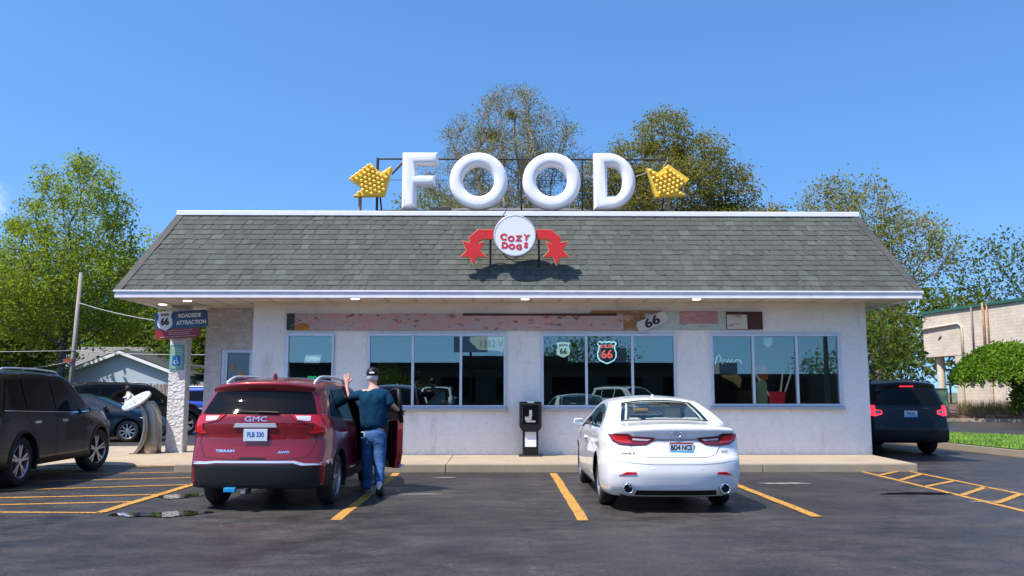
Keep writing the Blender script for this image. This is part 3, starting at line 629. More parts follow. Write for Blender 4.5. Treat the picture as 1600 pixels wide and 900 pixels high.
arc_text('COZY', .158, 0, .595, .48, .0, rs, M_sred, [.03, -.008, .0, .02]); arc_text('DOGS', .150, .01, .43, .44, -.01, rs, M_sred, [.015, .0, -.01, .02])
for x in (-.51, .51): MB().tube([(x, .02, .75), (x, .02, .0)], .022, 8).build('post', M_dark, rs, smooth=True)
mb = MB()
mb.tube([(-.45, .05, .66), (.45, .05, .66)], .015, 6)
mb.tube([(-.4, .05, .52), (-.2, .06, .25), (0, .1, .14), (.3, .08, .14), (.5, .04, .18)], .012, 6); mb.tube([(-.12, .1, 1.38), (-.2, .08, 1.2), (-.38, .06, .95)], .012, 6); mb.tube([(.85, .05, .5), (.62, .06, .72), (.51, .04, .75)], .012, 6); mb.tube([(-.85, .05, .5), (-.62, .06, .72), (-.51, .04, .75)], .012, 6)
mb.build('brace', M_dark, rs)
# ------------------------------------------------------------------ signs at the pillar
def shield(w, h, n=1):
    P = [(0, -.5), (.16, -.44), (.36, -.34), (.44, -.2), (.45, -.02), (.38, .14), (.36, .27), (.46, .38), (.36, .48), (.24, .43), (.12, .48), (0, .44)]
    P = P+[(-x, y) for x, y in reversed(P[1:-1])]; return [(x*w, y*h) for x, y in P]
ra = empty('roadside_sign', (-7.32, 19.62, 3.15), 0, 'navy panel reading ROUTE 66 ROADSIDE ATTRACTION hung on the stone pillar', 'sign')
tilt = R(-3.5)
def TP(o, extra=0): o.rotation_euler = (Matrix.Rotation(tilt, 3, 'Y') @ Matrix.Rotation(R(90), 3, 'X')).to_euler() if extra else (0, tilt, 0); return o
TP(MB().prism([(-.58, -.20), (.56, -.20), (.60, -.15), (.60, .16), (.55, .20), (-.60, .20), (-.60, -.15)], 'XZ', -.02, .02).build('panel', M_navy, ra, bevel=.006))
sh = TP(MB().prism([(x-.36, y+.0) for x, y in shield(.38, .46)], 'XZ', -.032, -.021).build('shield', M_letter, ra))
for (t_, sz, x, z, m_, bo) in (('66', .22, -.36, -.03, M_letterb, .010), ('ROUTE', .065, -.36, .13, M_letterb, .003), ('ROADSIDE', .125, .20, .085, M_letter, .004), ('ATTRACTION', .125, .235, -.075, M_letter, .004)):
    ca, sa = math.cos(-tilt), math.sin(-tilt)
    TP(text('lettering', t_, sz, m_, ra, (x*ca-z*sa, -.034 if 'O' not in t_ or t_ == 'ROUTE' else -.024, x*sa+z*ca), bold=bo, sx=.86), 1)
MB().box(-.05, .05, .02, .35, -.03, .03).build('bracket', M_dark, ra)
ms_ = empty('maroon_sign', (-7.36, 19.62, 2.84), 0, 'maroon strip sign with small white lines beneath the navy panel', 'sign')
o = TP(MB().prism([(-.52, -.11), (.45, -.11), (.5, -.05), (.5, .1), (-.54, .1)], 'XZ', -.015, .015).build('panel', M_maroon, ms_, bevel=.005))
rr = random.Random(4)
for r_, (z, x0, x1) in enumerate([(.065, -.30, .32), (.02, -.22, .26), (-.02, -.22, .25), (-.07, -.42, .40)]):
    x = x0; mb = MB()
    while x < x1: l = rr.uniform(.012, .05); mb.box(x, min(x+l, x1), -.02, -.0155, z-.006, z+.006); x += l+.012
    mb.box(x0, x1, -.0199, -.0156, z-.001, z+.001); TP(mb.build('small_print', mat('print_white', (.6, .5, .5), .5), ms_))
ac = empty('accessible_sign', (-7.50, 19.93, 2.32), 0, 'green and blue wheelchair parking sign on the pillar', 'sign')
MB().box(-.165, .165, -.006, .006, -.29, .27).build('plate', mat('sign_green', (.10, .30, .24), .45, noise=.1), ac, bevel=.004); MB().box(-.145, .145, -.009, -.006, -.27, .25).build('border', mat('sign_teal', (.20, .42, .36), .45, noise=.15, nscale=20), ac)
MB().box(-.09, .09, -.013, -.009, -.20, .02).build('symbol_plate', mat('sign_blue', (.01, .13, .42), .4), ac)
mb = MB(); mb.lathe([(0, 0), (0, .014)], 'Y', (.0, -.015, -.02), 12); mb.prism([(-.01, -.04), (.006, -.04), (.006, -.10), (.04, -.10), (.055, -.16), (.04, -.165), (.025, -.115), (-.01, -.115)], 'XZ', -.017, -.014)
mb.lathe([(-.0145, .036), (-.0145, .048)], 'Y', (-.01, 0, -.12), 20); mb.build('wheelchair_symbol', M_letter, ac)
mb = MB()
for z in (.18, .12, .06): mb.box(-.11, .11, -.013, -.0095, z-.012, z+.012)
mb.build('lettering', mat('print_pale', (.42, .55, .35), .5), ac)
# ------------------------------------------------------------------ newspaper rack
nb = empty('newspaper_rack', (.62, 18.72, .15), 0, 'black plastic newspaper rack with white card in its lower panel, against the wall', 'newspaper rack')
mb = MB(); mb.box(-.165, .165, -.12, .14, .0, .56); mb.prism([(-.165, .52), (.165, .52), (.235, .62), (.235, 1.13), (-.235, 1.13), (-.235, .62)], 'XZ', -.19, .2)
mb.box(-.235, .235, -.16, .2, 1.13, 1.155); mb.build('case', M_black, nb, bevel=.012)
MB().box(-.25, .25, -.22, .2, 0, .03).build('base_plate', M_dark, nb, bevel=.005); MB().box(-.17, .17, -.193, -.189, .68, 1.08).build('door', M_glassd, nb)
MB().box(-.12, .12, -.125, -.121, .20, .52).build('card', M_letter, nb); MB().box(-.19, -.165, -.21, -.19, .72, 1.0).build('handle', M_dark, nb)
mb = MB(); mb.box(-.12, .02, -.197, -.1935, .76, .84); mb.box(-.03, .03, -.197, -.1935, .84, .98); mb.box(-.10, .10, -.197, -.1935, .72, .757); mb.build('newspaper', mat('newsprint', (.30, .31, .33), .7, noise=.5, nscale=30), nb)
text('lettering', 'FREE', .05, M_letter, nb, (0, -.165, 1.145), (R(90), 0, 0), bold=.004, sx=1.3)
# ------------------------------------------------------------------ steel kiosk
kk = empty('information_kiosk', (-7.98, 19.75, .13), 0, 'curved brushed steel stand holding a tilted oval information panel', 'kiosk')
def band(xs, w, y0, y1, name, m):
    mb = MB(); vs = []
    for (x, z) in xs:
        for y in (y0, y1): vs += [(x-w/2, y, z), (x+w/2, y, z)]
    fs = []
    for i in range(len(xs)-1):
        a = i*4; b = a+4; fs += [(a, a+1, b+1, b), (a+2, b+2, b+3, a+3), (a, b, b+2, a+2), (a+1, a+3, b+3, b+1)]
    fs += [(0, 2, 3, 1), (b, b+1, b+3, b+2)]; mb.add(vs, fs); return mb.build(name, m, kk, smooth=True)
prof = [(-.22, 0), (-.12, .12), (-.04, .32), (.0, .55), (-.01, .78), (-.06, .95), (-.14, 1.08), (-.24, 1.16)]
band(prof, .10, -.22, .14, 'fin', M_steel).modifiers.new('b', 'BEVEL').width = .01
prof2 = [(.10, .0), (.10, .2), (.10, .45), (.09, .7), (.05, .9), (-.03, 1.07), (-.12, 1.18)]
band(prof2, .27, -.16, .18, 'column', M_steel).modifiers.new('b', 'BEVEL').width = .012
MB().box(-.32, .3, -.24, .2, .0, .02).build('base_plate', M_steel, kk)
pn = MB().lathe([(.03, 0), (.03, .40), (.035, .42), (.055, .42), (.06, .40), (.06, 0)], 'Z', (0, 0, 0), 40).build('panel', [mat('panel_print_glare', (.62, .58, .68), .12, col2=(.30, .34, .52), nscale=4, coat=.6)], kk, smooth=True)  # pale lavender is glare painted over the bluish print
pn.scale = (.82, .62, 1); pn.location = (-.26, -.06, 1.15); pn.rotation_euler = (R(32), R(-28), 0)
rm = MB().lathe([(.055, .385), (.066, .40), (.066, .425), (.02, .43), (.02, .40)], 'Z', (0, 0, 0), 40).build('panel_rim', M_alu, kk, smooth=True); rm.scale = pn.scale; rm.location = pn.location; rm.rotation_euler = pn.rotation_euler
# ------------------------------------------------------------------ things in the windows
def neon(name, loops, z, x, m, label, cat, r=.008, parent=None, y=19.06, closed=True):
    mb = MB()
    for lp in loops: mb.tube([(px, 0, pz) for px, pz in lp]+([(lp[0][0], 0, lp[0][1])] if closed else []), r, 6)
    o = mb.build(name, m, parent, smooth=True)
    if parent is None: o.location = (x, y, z); props(o, label, cat)
    return o
M_nb = mat('blue_neon', (.25, .5, .7), .4, emit=(.45, .75, .95), estr=1.6); M_nr = mat('red_neon', (.6, .05, .05), .4, emit=(1, .12, .09), estr=1.5); M_nw = mat('white_neon', (.7, .7, .8), .4, emit=(.6, .75, .8), estr=.7)
Y_IN = 19.10
n1 = empty('neon_shield', (2.34, Y_IN, 2.39), 0, 'blue and red neon ROUTE 66 shield glowing in the middle of the window', 'neon sign')
neon('outline', [shield(.46, .50)], 0, 0, M_nb, None, None, .014, n1)
text('lettering', '66', .26, M_nr, n1, (0, 0, -.05), bold=.004); text('lettering', 'ROUTE', .095, M_nr, n1, (0, 0, .13), bold=.002)
n2 = empty('neon_shield', (1.37, Y_IN, 2.45), 0, 'pale unlit ROUTE 66 shield in the window left of the glowing one', 'window sign')
MB().prism(shield(.34, .36), 'XZ', 0, .01).build('shield', M_nw, n2); text('lettering', '66', .17, mat('shade_green', (.03, .08, .08), .5), n2, (0, -.006, -.04), bold=.008); text('lettering', 'ROUTE', .06, mat('shade_green', (.03, .08, .08), .5), n2, (0, -.006, .09), bold=.004)  # unlit shield, but a weak glow is put into its colour
n3 = empty('open_sign', (-4.19, Y_IN, 2.24), 0, 'pale neon OPEN sign behind the leftmost window', 'neon sign')
MB().prism([(-.19, -.09), (.15, -.09), (.2, .09), (-.15, .09)], 'XZ', 0, .03).build('panel', mat('open_panel', (.35, .38, .5), .4, emit=(.35, .40, .6), estr=.45), n3)
text('lettering', 'OPEN', .12, M_nw, n3, (0, -.008, 0), bold=.003)
MB().box(-.1, .1, 0, .01, -.42, -.38).build('green_bar', mat('green_neon', (.02, .4, .15), .4, emit=(.05, .9, .35), estr=.5), n3)
n4 = empty('hanging_banner', (-.36, Y_IN, 2.62), 0, 'cream banner piece reading 1382 V hanging inside the window', 'banner')
MB().prism([(-.35, .0), (-.22, -.10), (-.18, -.17), (.3, -.20), (.36, -.24), (.42, -.16), (.45, .12), (-.2, .12), (-.35, .10)], 'XZ', 0, .01).build('cloth', mat('banner_cream', (.42, .42, .36), .7, emit=(.42, .42, .36), estr=.5), n4)  # plain cloth; a glow is put into its colour to show behind glass
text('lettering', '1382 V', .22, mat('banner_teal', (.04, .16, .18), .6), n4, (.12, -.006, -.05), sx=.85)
n5 = props(MB().prism([(-.08, .08), (-.05, .1), (0, .07), (.04, .1), (.1, .09), (.09, -.06), (.03, -.08), (0, -.13), (-.06, -.07), (-.1, -.06)], 'XZ', 0, .01).build('window_cutout', mat('cutout_pale', (.55, .6, .62), .6, emit=(.5, .6, .6), estr=.2)), 'small pale cutout hanging near the top of the right window', 'decoration'); n5.location = (5.95, Y_IN, 2.62)  # no lamp: slight glow put into the pale colour
rr = random.Random(9); lp = [[(-.28+.05*k, .02*math.sin(k*1.9)+.05*(k < 5)*math.sin(k)) for k in range(14)]]
neon('neon_script', [[(-.3, -.08), (-.26, .08), (-.2, .14), (-.16, .03), (-.2, -.02)], [(-.14, -.08), (-.12, .02), (-.06, .02)], [(-.04, -.03), (.0, .04), (.05, -.03), (.09, .04)], [(.12, -.03), (.18, .03), (.25, .02), (.29, -.05)]], 2.20, 5.05, M_nw, 'curly unlit neon script in the left pane of the right window', 'neon sign', .008, None, Y_IN, False)  # unlit tubing drawn with a weak glow in its material
# toys and tins on the sill of the right-hand window
bk = empty('red_bucket', (6.25, 19.55, 1.22), 0, 'red bucket holding pale sticks behind the middle pane', 'bucket')
MB().lathe([(0, 0), (0, .15), (.30, .20), (.30, .185), (.02, .14)], 'Z', (0, 0, 0), 24).build('bucket', mat('toy_red', (.75, .03, .08), .4, emit=(.5, .02, .05), estr=.3), bk, smooth=True)  # bucket colour carries a slight glow so it shows in the dark room
for (dx, dz, dl) in ((-.1, .3, -.38), (.05, .3, .10), (.12, .3, .22)): MB().tube([(dx, 0, .1), (dx+dl, 0, .72)], .018, 6).build('stick', mat('stick_pale', (.8, .8, .8), .5, emit=(.6, .6, .6), estr=.25), bk)  # sticks brightened by a glow in their colour
o = MB().lathe([(0, 0), (0, .12), (.5, .12), (.58, .05), (.6, 0)], 'Z', (5.92, 19.6, 1.22), 20).build('green_canister', mat('can_green', (.40, .58, .38), .4, emit=(.3, .45, .3), estr=.12), smooth=True); props(o, 'pale green canister beside the red bucket in the window', 'canister')  # faint glow put into the canister green
o = rbox('toy_figure', (5.97, 19.7, 1.95), (.25, .2, .38), mat('toy_rust', (.55, .12, .06), .6, noise=.5, emit=(.4, .08, .04), estr=.15), None, .08); props(o, 'rust red lumpy figure above the green canister', 'figure')  # figure colour also glows faintly
o = MB().prism([(-.3, 0), (.1, .02), (.18, -.1), (.12, -.3), (-.02, -.16), (-.25, -.06)], 'XZ', 0, .02).build('cloth_pennant', mat('pennant', (.45, .30, .16), .7, emit=(.45, .28, .15), estr=.15)); o.location = (5.3, 19.6, 1.90); props(o, 'tan cloth pennant behind the left pane of the right window', 'pennant')  # pennant cloth brightened by a faint glow in its colour
o = rbox('brown_box', (5.55, 19.6, 1.38), (.45, .3, .34), mat('box_brown', (.28, .15, .06), .7, noise=.2), None, .03); props(o, 'brown carton on the sill left of the green canister', 'box')
# ------------------------------------------------------------------ vehicles (local: rear bumper at y = 0, front towards +y, ground z = 0)
def paint(name, col, metal=.35, rough=.32):
    dk = max(col) < .05 and metal == 0
    m = mat(name, col, rough, metal=metal, coat=.22 if dk else 1.0, spec=.22 if dk else .5); return m
def sstep(x, a, b): t = max(0, min(1, (x-a)/(b-a))); return t*t*(3-2*t)
def itp(x, tab): return float(np.interp(x, [p[0] for p in tab], [p[1] for p in tab]))
def smooth_tab(tab, n=160, k=3):
    xs = np.linspace(tab[0][0], tab[-1][0], n); ys = np.interp(xs, [p[0] for p in tab], [p[1] for p in tab])
    for _ in range(k): ys[1:-1] = (ys[:-2]+2*ys[1:-1]+ys[2:])/4
    return list(zip(xs, ys))
class Car:
    def __init__(s, name, label, cat, sp, group=None):
        s.sp = sp; s.root = empty(name, (0, 0, 0), 0, label, cat, group); s.L = sp['L']; s.W = sp['W']; s.paint = sp['paint']; s.clad = sp.get('clad', M_black)
        s.make_body()
    def make_body(s):
        sp = s.sp; L, W = s.L, s.W; zb = sp['zb']; top = smooth_tab(sp['top'], 160, sp.get('sm', 3)); belt = sp['belt']; rear = sp['rear']; front = sp['front']
        tum = sp.get('tum', .42); er = sp.get('er', .07); crown = sp.get('crown', .045); B = sp.get('B', 1.1); Bf = sp.get('Bf', .9); cr = sp.get('cr', .13); cf = sp.get('cf', .28)
        ny, nu, na, nb, nc = 104, 24, 7, 15, 5; M = na+nb+nc
        def hw(y): return W/2*(1-sp.get('pr', .05)*max(0, 1-y/.7)**2.2-sp.get('pf', .10)*max(0, 1-(L-y)/1.1)**2.2)
        def h(y, z):
            b = itp(y, belt); r = hw(y); r -= .05*max(0, (.42-z)/.25)**1.5 if z < .42 else 0
            r -= .012*math.cos(min(1, abs(z-(b-.22))/.10)*math.pi/2)          # hollow under the shoulder line
            r -= .035*sstep(z, b-.07, b+.015)
            if z > b: r -= (z-b)*tum*(1-.0*z)
            return r
        vt = {}; verts = []; faces = []; fm = []
        def rowz(y):
            zt = itp(y, top); lo = .5; z1 = zt-er
            return [zb+(lo-zb)*j/na for j in range(na)]+[lo+(z1-lo)*j/nb for j in range(nb)]+[None]*nc+[None], zt
        cache = {}
        def sec(i):
            if i in cache: return cache[i]
            y = L*i/ny; zs, zt = rowz(y); out = []
            z1 = zt-er; h1 = h(y, z1)
            for j in range(M+1):
                if j < na+nb: out.append((zs[j], h(y, zs[j])))
                else:
                    a = (j-na-nb)/(nc)*math.pi/2; out.append((z1+er*math.sin(a), h1-er*1.3*(1-math.cos(a))))
            cache[i] = (y, out, zt); return cache[i]
        def pos(i, j, k):
            y, out, zt = sec(i); z, r = out[j]; u = -1+2*k/nu; x = u*r; z = z+crown*(1-u*u)*(j/M)**5
            y2 = y+max(0, 1-y/B)*(itp(z, rear)+cr*abs(u)**3.2)-max(0, 1-(L-y)/Bf)*(itp(z, front)+cf*abs(u)**2.6)
            return (x, y2, z)
        def V(i, j, k):
            key = (i, j, k)
            if key not in vt: vt[key] = len(verts); verts.append(pos(i, j, k))
            return vt[key]
        zc = sp.get('zclad', 0)
        def F(*ks):
            faces.append(tuple(V(*k) for k in ks)); z = sum(verts[v][2] for v in faces[-1])/4; fm.append(1 if z < zc else 0)
        for i in range(ny):
            for j in range(M): F((i, j, 0), (i, j+1, 0), (i+1, j+1, 0), (i+1, j, 0)); F((i, j, nu), (i+1, j, nu), (i+1, j+1, nu), (i, j+1, nu))
            for k in range(nu): F((i, M, k), (i, M, k+1), (i+1, M, k+1), (i+1, M, k)); F((i, 0, k), (i+1, 0, k), (i+1, 0, k+1), (i, 0, k+1))
        for j in range(M):
            for k in range(nu): F((0, j, k), (0, j, k+1), (0, j+1, k+1), (0, j+1, k)); F((ny, j, k), (ny, j+1, k), (ny, j+1, k+1), (ny, j, k+1))
        bm = bmesh.new(); bv = [bm.verts.new(v) for v in verts]; bm.verts.ensure_lookup_table()
        for f, m_ in zip(faces, fm): q = bm.faces.new([bv[i] for i in f]); q.material_index = m_; q.smooth = True
        for _ in range(2): bmesh.ops.smooth_vert(bm, verts=bm.verts, factor=.5, use_axis_x=True, use_axis_y=True, use_axis_z=True)
        bmesh.ops.recalc_face_normals(bm, faces=bm.faces); bm.normal_update()
        s.bvh = BVHTree.FromBMesh(bm); s.bm = bm
        rw = sp['r']; ra = rw+sp.get('gap', .055)
        for ya in sp['axles']:
            dl = [f for f in bm.faces if abs(f.calc_center_median().x) > W*.30 and (lambda c: (c.y-ya)**2+(c.z-rw)**2 < ra**2)(f.calc_center_median())]
            tv = {v for f in dl for v in f.verts}
            bmesh.ops.delete(bm, geom=dl, context='FACES')
            for v in tv:
                if v.is_valid and v.link_faces and abs(v.co.x) > W*.30+.03:
                    d = Vector((v.co.y-ya, v.co.z-rw)).normalized()*ra
                    if rw+d.y > zb-.03: v.co.y = ya+d.x; v.co.z = rw+d.y
            for sx in (-1, 1):
                xo = W/2*(1-.012); mb = MB(); n = 24; A = [(-.35+math.pi+.7)*i/n-.35 for i in range(n+1)]
                vs = []
                for a in A:
                    for x in (xo-.03, xo-.36): vs.append((sx*x, ya+(ra+.004)*math.cos(a), rw+(ra+.004)*math.sin(a)))
                mb.add(vs, [(2*i, 2*i+1, 2*i+3, 2*i+2) for i in range(n)]); c0 = len(vs)
                mb.add([(sx*(xo-.36), ya, rw)]+[vs[2*i+1] for i in range(n+1)], [(0, i+1, i+2) for i in range(n)])
                mb.build('wheel_well', M_matte, s.root)
                if sp.get('flare'):
                    vs = []; fw = sp['flare']
                    for a in A:
                        for (rr_, dx) in ((ra-.004, -.02), (ra-.004, .012), (ra+fw*.5, .016), (ra+fw, .004), (ra+fw, -.02)):
                            vs.append((sx*(s.side_x(ya+rr_*math.cos(a), max(zb+.02, rw+rr_*math.sin(a)), xo)+dx), ya+rr_*math.cos(a), rw+rr_*math.sin(a)))
                    MB().add(vs, [(5*i+q, 5*i+q+1, 5*i+q+6, 5*i+q+5) for i in range(n) for q in range(4)]).build('arch_trim', s.clad, s.root, smooth=True)
    def side_x(s, y, z, d):
        h_ = s.bvh.ray_cast(Vector((3, y, z)), Vector((-1, 0, 0))); return h_[0].x if h_[0] is not None and h_[0].x > .3 else d
    def finish(s):
        s.body = bmobj('body', s.bm, [s.paint, s.clad], s.root)
        for p in s.body.data.polygons: p.use_smooth = True
        sp = s.sp; rw = sp['r']; wd = sp.get('tw', .225)
        for ya in sp['axles']:
            for sx in (-1, 1):
                w = bpy.data.objects.new('wheel', None); w.empty_display_size = .1; link(w, s.root); w.location = (sx*(s.W/2-.035-wd/2), ya, rw)
                if ya > 2 and sp.get('steer'): w.rotation_euler = (0, 0, R(sp['steer']))
                o = MB().lathe([(-wd/2+.02, rw*.66), (-wd/2, rw*.74), (-wd/2+.01, rw*.93), (-wd/2+.04, rw), (wd/2-.04, rw), (wd/2-.01, rw*.93), (wd/2, rw*.74), (wd/2-.02, rw*.66)], 'X', (0, 0, 0), 40).build('tyre', M_rub, w, smooth=True)
                rr_ = rw*.68; mb = MB(); x0 = sx*(wd/2-.015)
                mb.lathe([(x0, rr_), (x0+sx*.006, rr_*.98), (x0-sx*.01, rr_*.92), (x0-sx*.05, rr_*.90), (x0-sx*.15, rr_*.88)], 'X', (0, 0, 0), 40)
                mb.lathe([(x0-sx*.10, .0), (x0-sx*.10, rr_*.9)], 'X', (0, 0, 0), 24, 1)
                mb.lathe([(x0-sx*.005, .0), (x0-sx*.005, .05), (x0-sx*.03, .07), (x0-sx*.08, .08)], 'X', (0, 0, 0), 20)
                ns = sp.get('spokes', 5)
                for q in range(ns):
                    for da in ((-.16, .16) if sp.get('twin', True) else (0,)):
                        a = 2*math.pi*q/ns+.3; a2 = a+da; mi = Matrix.Rotation(0, 3, 'X'); c1 = Vector((x0-sx*.012, .04*math.cos(a), .04*math.sin(a))); c2 = Vector((x0-sx*.006, rr_*.94*math.cos(a2), rr_*.94*math.sin(a2)))
                        t_ = Vector((0, -math.sin(a2), math.cos(a2))); w1 = .016; w2 = .020; bk = Vector((-sx*.035, 0, 0))
                        mb.add([c1-t_*w1, c1+t_*w1, c2+t_*w2, c2-t_*w2, c1-t_*w1+bk, c1+t_*w1+bk, c2+t_*w2+bk, c2-t_*w2+bk], [(0, 1, 2, 3), (0, 3, 7, 4), (1, 5, 6, 2), (4, 7, 6, 5)])
                mb.build('rim', [sp.get('rim', M_rim), M_matte], w)
        # underbody
        MB().box(-s.W/2+.22, s.W/2-.22, .25, s.L-.35, sp['zb']+.0, sp['zb']+.12).build('underbody', M_matte, s.root)
        return s
    # ---- stamping: outline in a view plane pressed on to the body skin
    def cast(s, axis, p, q):
        L = s.L
        o, d = {'rear': ((p, -3, q), (0, 1, 0)), 'front': ((p, L+3, q), (0, -1, 0)), 'right': ((3, p, q), (-1, 0, 0)), 'left': ((-3, p, q), (1, 0, 0)), 'top': ((p, q, 5), (0, 0, -1))}[axis]
        hh = s.bvh.ray_cast(Vector(o), Vector(d))
        if hh[0] is None: hh = s.bvh.find_nearest(Vector({'rear': (p, 0, q), 'front': (p, L, q), 'right': (s.W/2, p, q), 'left': (-s.W/2, p, q), 'top': (p, q, 1.5)}[axis]))
        n = hh[1]
        if n.dot(Vector(d)) > 0: n = -n
        return hh[0], n
    def stamp(s, name, pts, axis, m, off=.006, back=.006, res=.05, parent=None, label=None, smooth=True):
        bm = bmesh.new(); vs = [bm.verts.new((p[0], p[1], 0)) for p in pts]
        for t_ in tessellate_polygon([[Vector((p[0], p[1], 0)) for p in pts]]):
            try: bm.faces.new([vs[i] for i in t_])
            except ValueError: pass
        for ax in (0, 1):
            lo = min(p[ax] for p in pts); hi = max(p[ax] for p in pts); n = int((hi-lo)/res)
            for i in range(1, n+1):
                c = lo+(hi-lo)*i/(n+1); pc = [0, 0, 0]; pc[ax] = c; pn = [0, 0, 0]; pn[ax] = 1
                bmesh.ops.bisect_plane(bm, geom=bm.verts[:]+bm.edges[:]+bm.faces[:], plane_co=pc, plane_no=pn, dist=1e-5)
        bnd = [e for e in bm.edges if e.is_boundary]; base = {}
        for v in bm.verts:
            pp, nn = s.cast(axis, v.co.x, v.co.y); base[v] = (pp, nn)
        skirt = []
        newv = {}
        for e in bnd:
            for v in e.verts:
                if v not in newv: newv[v] = bm.verts.new(base[v][0]-base[v][1]*back)
        if m == M_glassd: off += .005
        for v, (pp, nn) in base.items(): v.co = pp+nn*off
        for e in bnd:
            a, b = e.verts
            try: f = bm.faces.new((a, b, newv[b], newv[a]))
            except ValueError: pass
        inner = [v for v in base if v not in newv]
        if len(inner) > 12:
            for _ in range(5 if m == M_glassd else 2): bmesh.ops.smooth_vert(bm, verts=inner, factor=.5, use_axis_x=True, use_axis_y=True, use_axis_z=True)
        bmesh.ops.recalc_face_normals(bm, faces=bm.faces)
        o = bmobj(name, bm, m, parent or s.root)
        if smooth:
            bmf = o.data; bmf.polygons.foreach_set('use_smooth', [True]*len(bmf.polygons))
            md = o.data; b2 = bmesh.new(); b2.from_mesh(md)
            for e in b2.edges:
                if len(e.link_faces) == 2 and e.calc_face_angle(0) > R(45): e.smooth = False
            b2.to_mesh(md); b2.free()
        if label: o['label'] = label
        return o
    def strip(s, name, pts, axis, m, wd=.008, off=.002, parent=None, res=.05):
        """thin line along a polyline pressed on to the skin"""
        P = []; 
        for a, b in zip(pts[:-1], pts[1:]):
            a = Vector(a); b = Vector(b); n = max(1, int((b-a).length/res))
            for i in range(n): P.append(a.lerp(b, i/n))
        P.append(Vector(pts[-1])); vs = []
        for i, p in enumerate(P):
            d = (P[min(i+1, len(P)-1)]-P[max(0, i-1)]).normalized(); nn = Vector((-d.y, d.x))*wd/2
            for q in (p+nn, p-nn): h_, n_ = s.cast(axis, q.x, q.y); vs.append(h_+n_*off)
        return MB().add(vs, [(2*i, 2*i+1, 2*i+3, 2*i+2) for i in range(len(P)-1)]).build(name, m, parent or s.root, smooth=True, merge=False)
    def letters(s, name, txt, size, axis, c, m, parent=None, bold=.002, sx=1.2, off=.006):
        me = text_mesh(txt, size, bold=bold, depth=0, sx=sx); me.materials.clear(); me.materials.append(m); me.name = name
        for v in me.vertices:
            x = c[0]+v.co.x*(1 if axis in ('rear', 'right', 'top') else -1); h_, n_ = s.cast(axis, x, c[1]+v.co.y); v.co = h_+n_*off
        return link(bpy.data.objects.new(name, me), parent or s.root)
    def cut(s, pts, axis, shrink=.0):
        sgn = {'top': lambda c: c.z > .7, 'rear': lambda c: c.y < s.L/2, 'front': lambda c: c.y > s.L/2, 'right': lambda c: c.x > 0, 'left': lambda c: c.x < 0}[axis]
        ix = (0, 1) if axis == 'top' else (0, 2) if axis in ('rear', 'front') else (1, 2)
        dl = []
        for f in s.bm.faces:
            c = f.calc_center_median()
            if sgn(c) and all(pip((v.co[ix[0]], v.co[ix[1]]), pts) and edist((v.co[ix[0]], v.co[ix[1]]), pts) > shrink for v in f.verts): dl.append(f)
        bmesh.ops.delete(s.bm, geom=dl, context='FACES')
    def mirror2(s, name, pts, m, **k):
        a = s.stamp(name, pts, 'right', m, **k); b = s.stamp(name, pts, 'left', m, **k); return a, b
    def side_mirror(s, y, z, m, sx):
        x = s.cast('right' if sx > 0 else 'left', y, z)[0].x
        o = rbox('side_mirror', (x+sx*.10, y, z+.045), (.16, .10, .11), m, s.root, .035); MB().box(-.07, .07, -.053, -.048, -.042, .042).build('mirror_glass', M_chrome, o)
        MB().tube([(x-sx*.02-(x+sx*.10), 0, -.05), (-sx*.02, 0, -.04)], .022, 6).build('stalk', M_black, o)
    def plate(s, c, w_, h_, y, bg, txt, tcol, bands=None, tilt=0):
        p = MB().box(-w_/2, w_/2, -.006, .006, -h_/2, h_/2).build('licence_plate', bg, s.root, bevel=.003); p.location = (c[0], y, c[1]); p.rotation_euler = (tilt, 0, 0)
        text('lettering', txt, h_*.55, tcol, p, (0, -.008, .005), bold=.002, depth=.001, sx=.78)
        for (z0, z1, m_) in (bands or []): MB().box(-w_/2+.008, w_/2-.008, -.0075, -.006, z0, z1).build('plate_band', m_, p)
        return p
def copy_tree(o, parent=None):
    c = o.copy(); C.objects.link(c); c.parent = parent
    for ch in list(o.children): copy_tree(ch, c)
    return c
def ring_pts(P, k): return scaled(P, k if sum(P[i-1][0]*P[i][1]-P[i][0]*P[i-1][1] for i in range(len(P))) > 0 else -k)
M_frit = mat('glass_border', (.008, .008, .009), .15, coat=.4); M_seam = mat('panel_gap', (.006, .006, .006), .8)
M_pl = mat('plate_white', (.50, .58, .68), .4); M_pb = mat('plate_blue', (.04, .10, .35), .4); M_plb = mat('plate_sky', (.12, .38, .65), .4); M_plr = mat('plate_redband', (.35, .05, .06), .4)
def suv(name, label, cat, sp, detail):
    c = Car(name, label, cat, sp); detail(c); return c.finish()

# --- red SUV
P_red = paint('deep_red_metallic', (.26, .004, .010), .45, .30)
sp = dict(L=4.63, W=1.82, zb=.28, paint=P_red, r=.345, axles=(.93, 3.66), zclad=.30, flare=.05, tw=.225, spokes=5, tum=.36, er=.075, crown=.05,
          top=[(0, 1.60), (.35, 1.635), (.9, 1.67), (1.7, 1.68), (2.5, 1.64), (2.85, 1.56), (3.50, 1.10), (3.7, 1.05), (4.3, .98), (4.63, .86)],
          belt=[(0, 1.17), (.6, 1.12), (1.6, 1.06), (3.2, 1.0), (4.63, .80)],
          rear=[(.24, .10), (.34, .05), (.60, .0), (.66, .03), (.90, .10), (1.16, .07), (1.24, .10), (1.40, .23), (1.52, .32), (1.56, .24), (1.62, .22), (1.75, .26)],
          front=[(.24, .12), (.5, .0), (.8, .03), (1.0, .15), (1.7, .2)], cr=.15, B=1.5, sm=2)
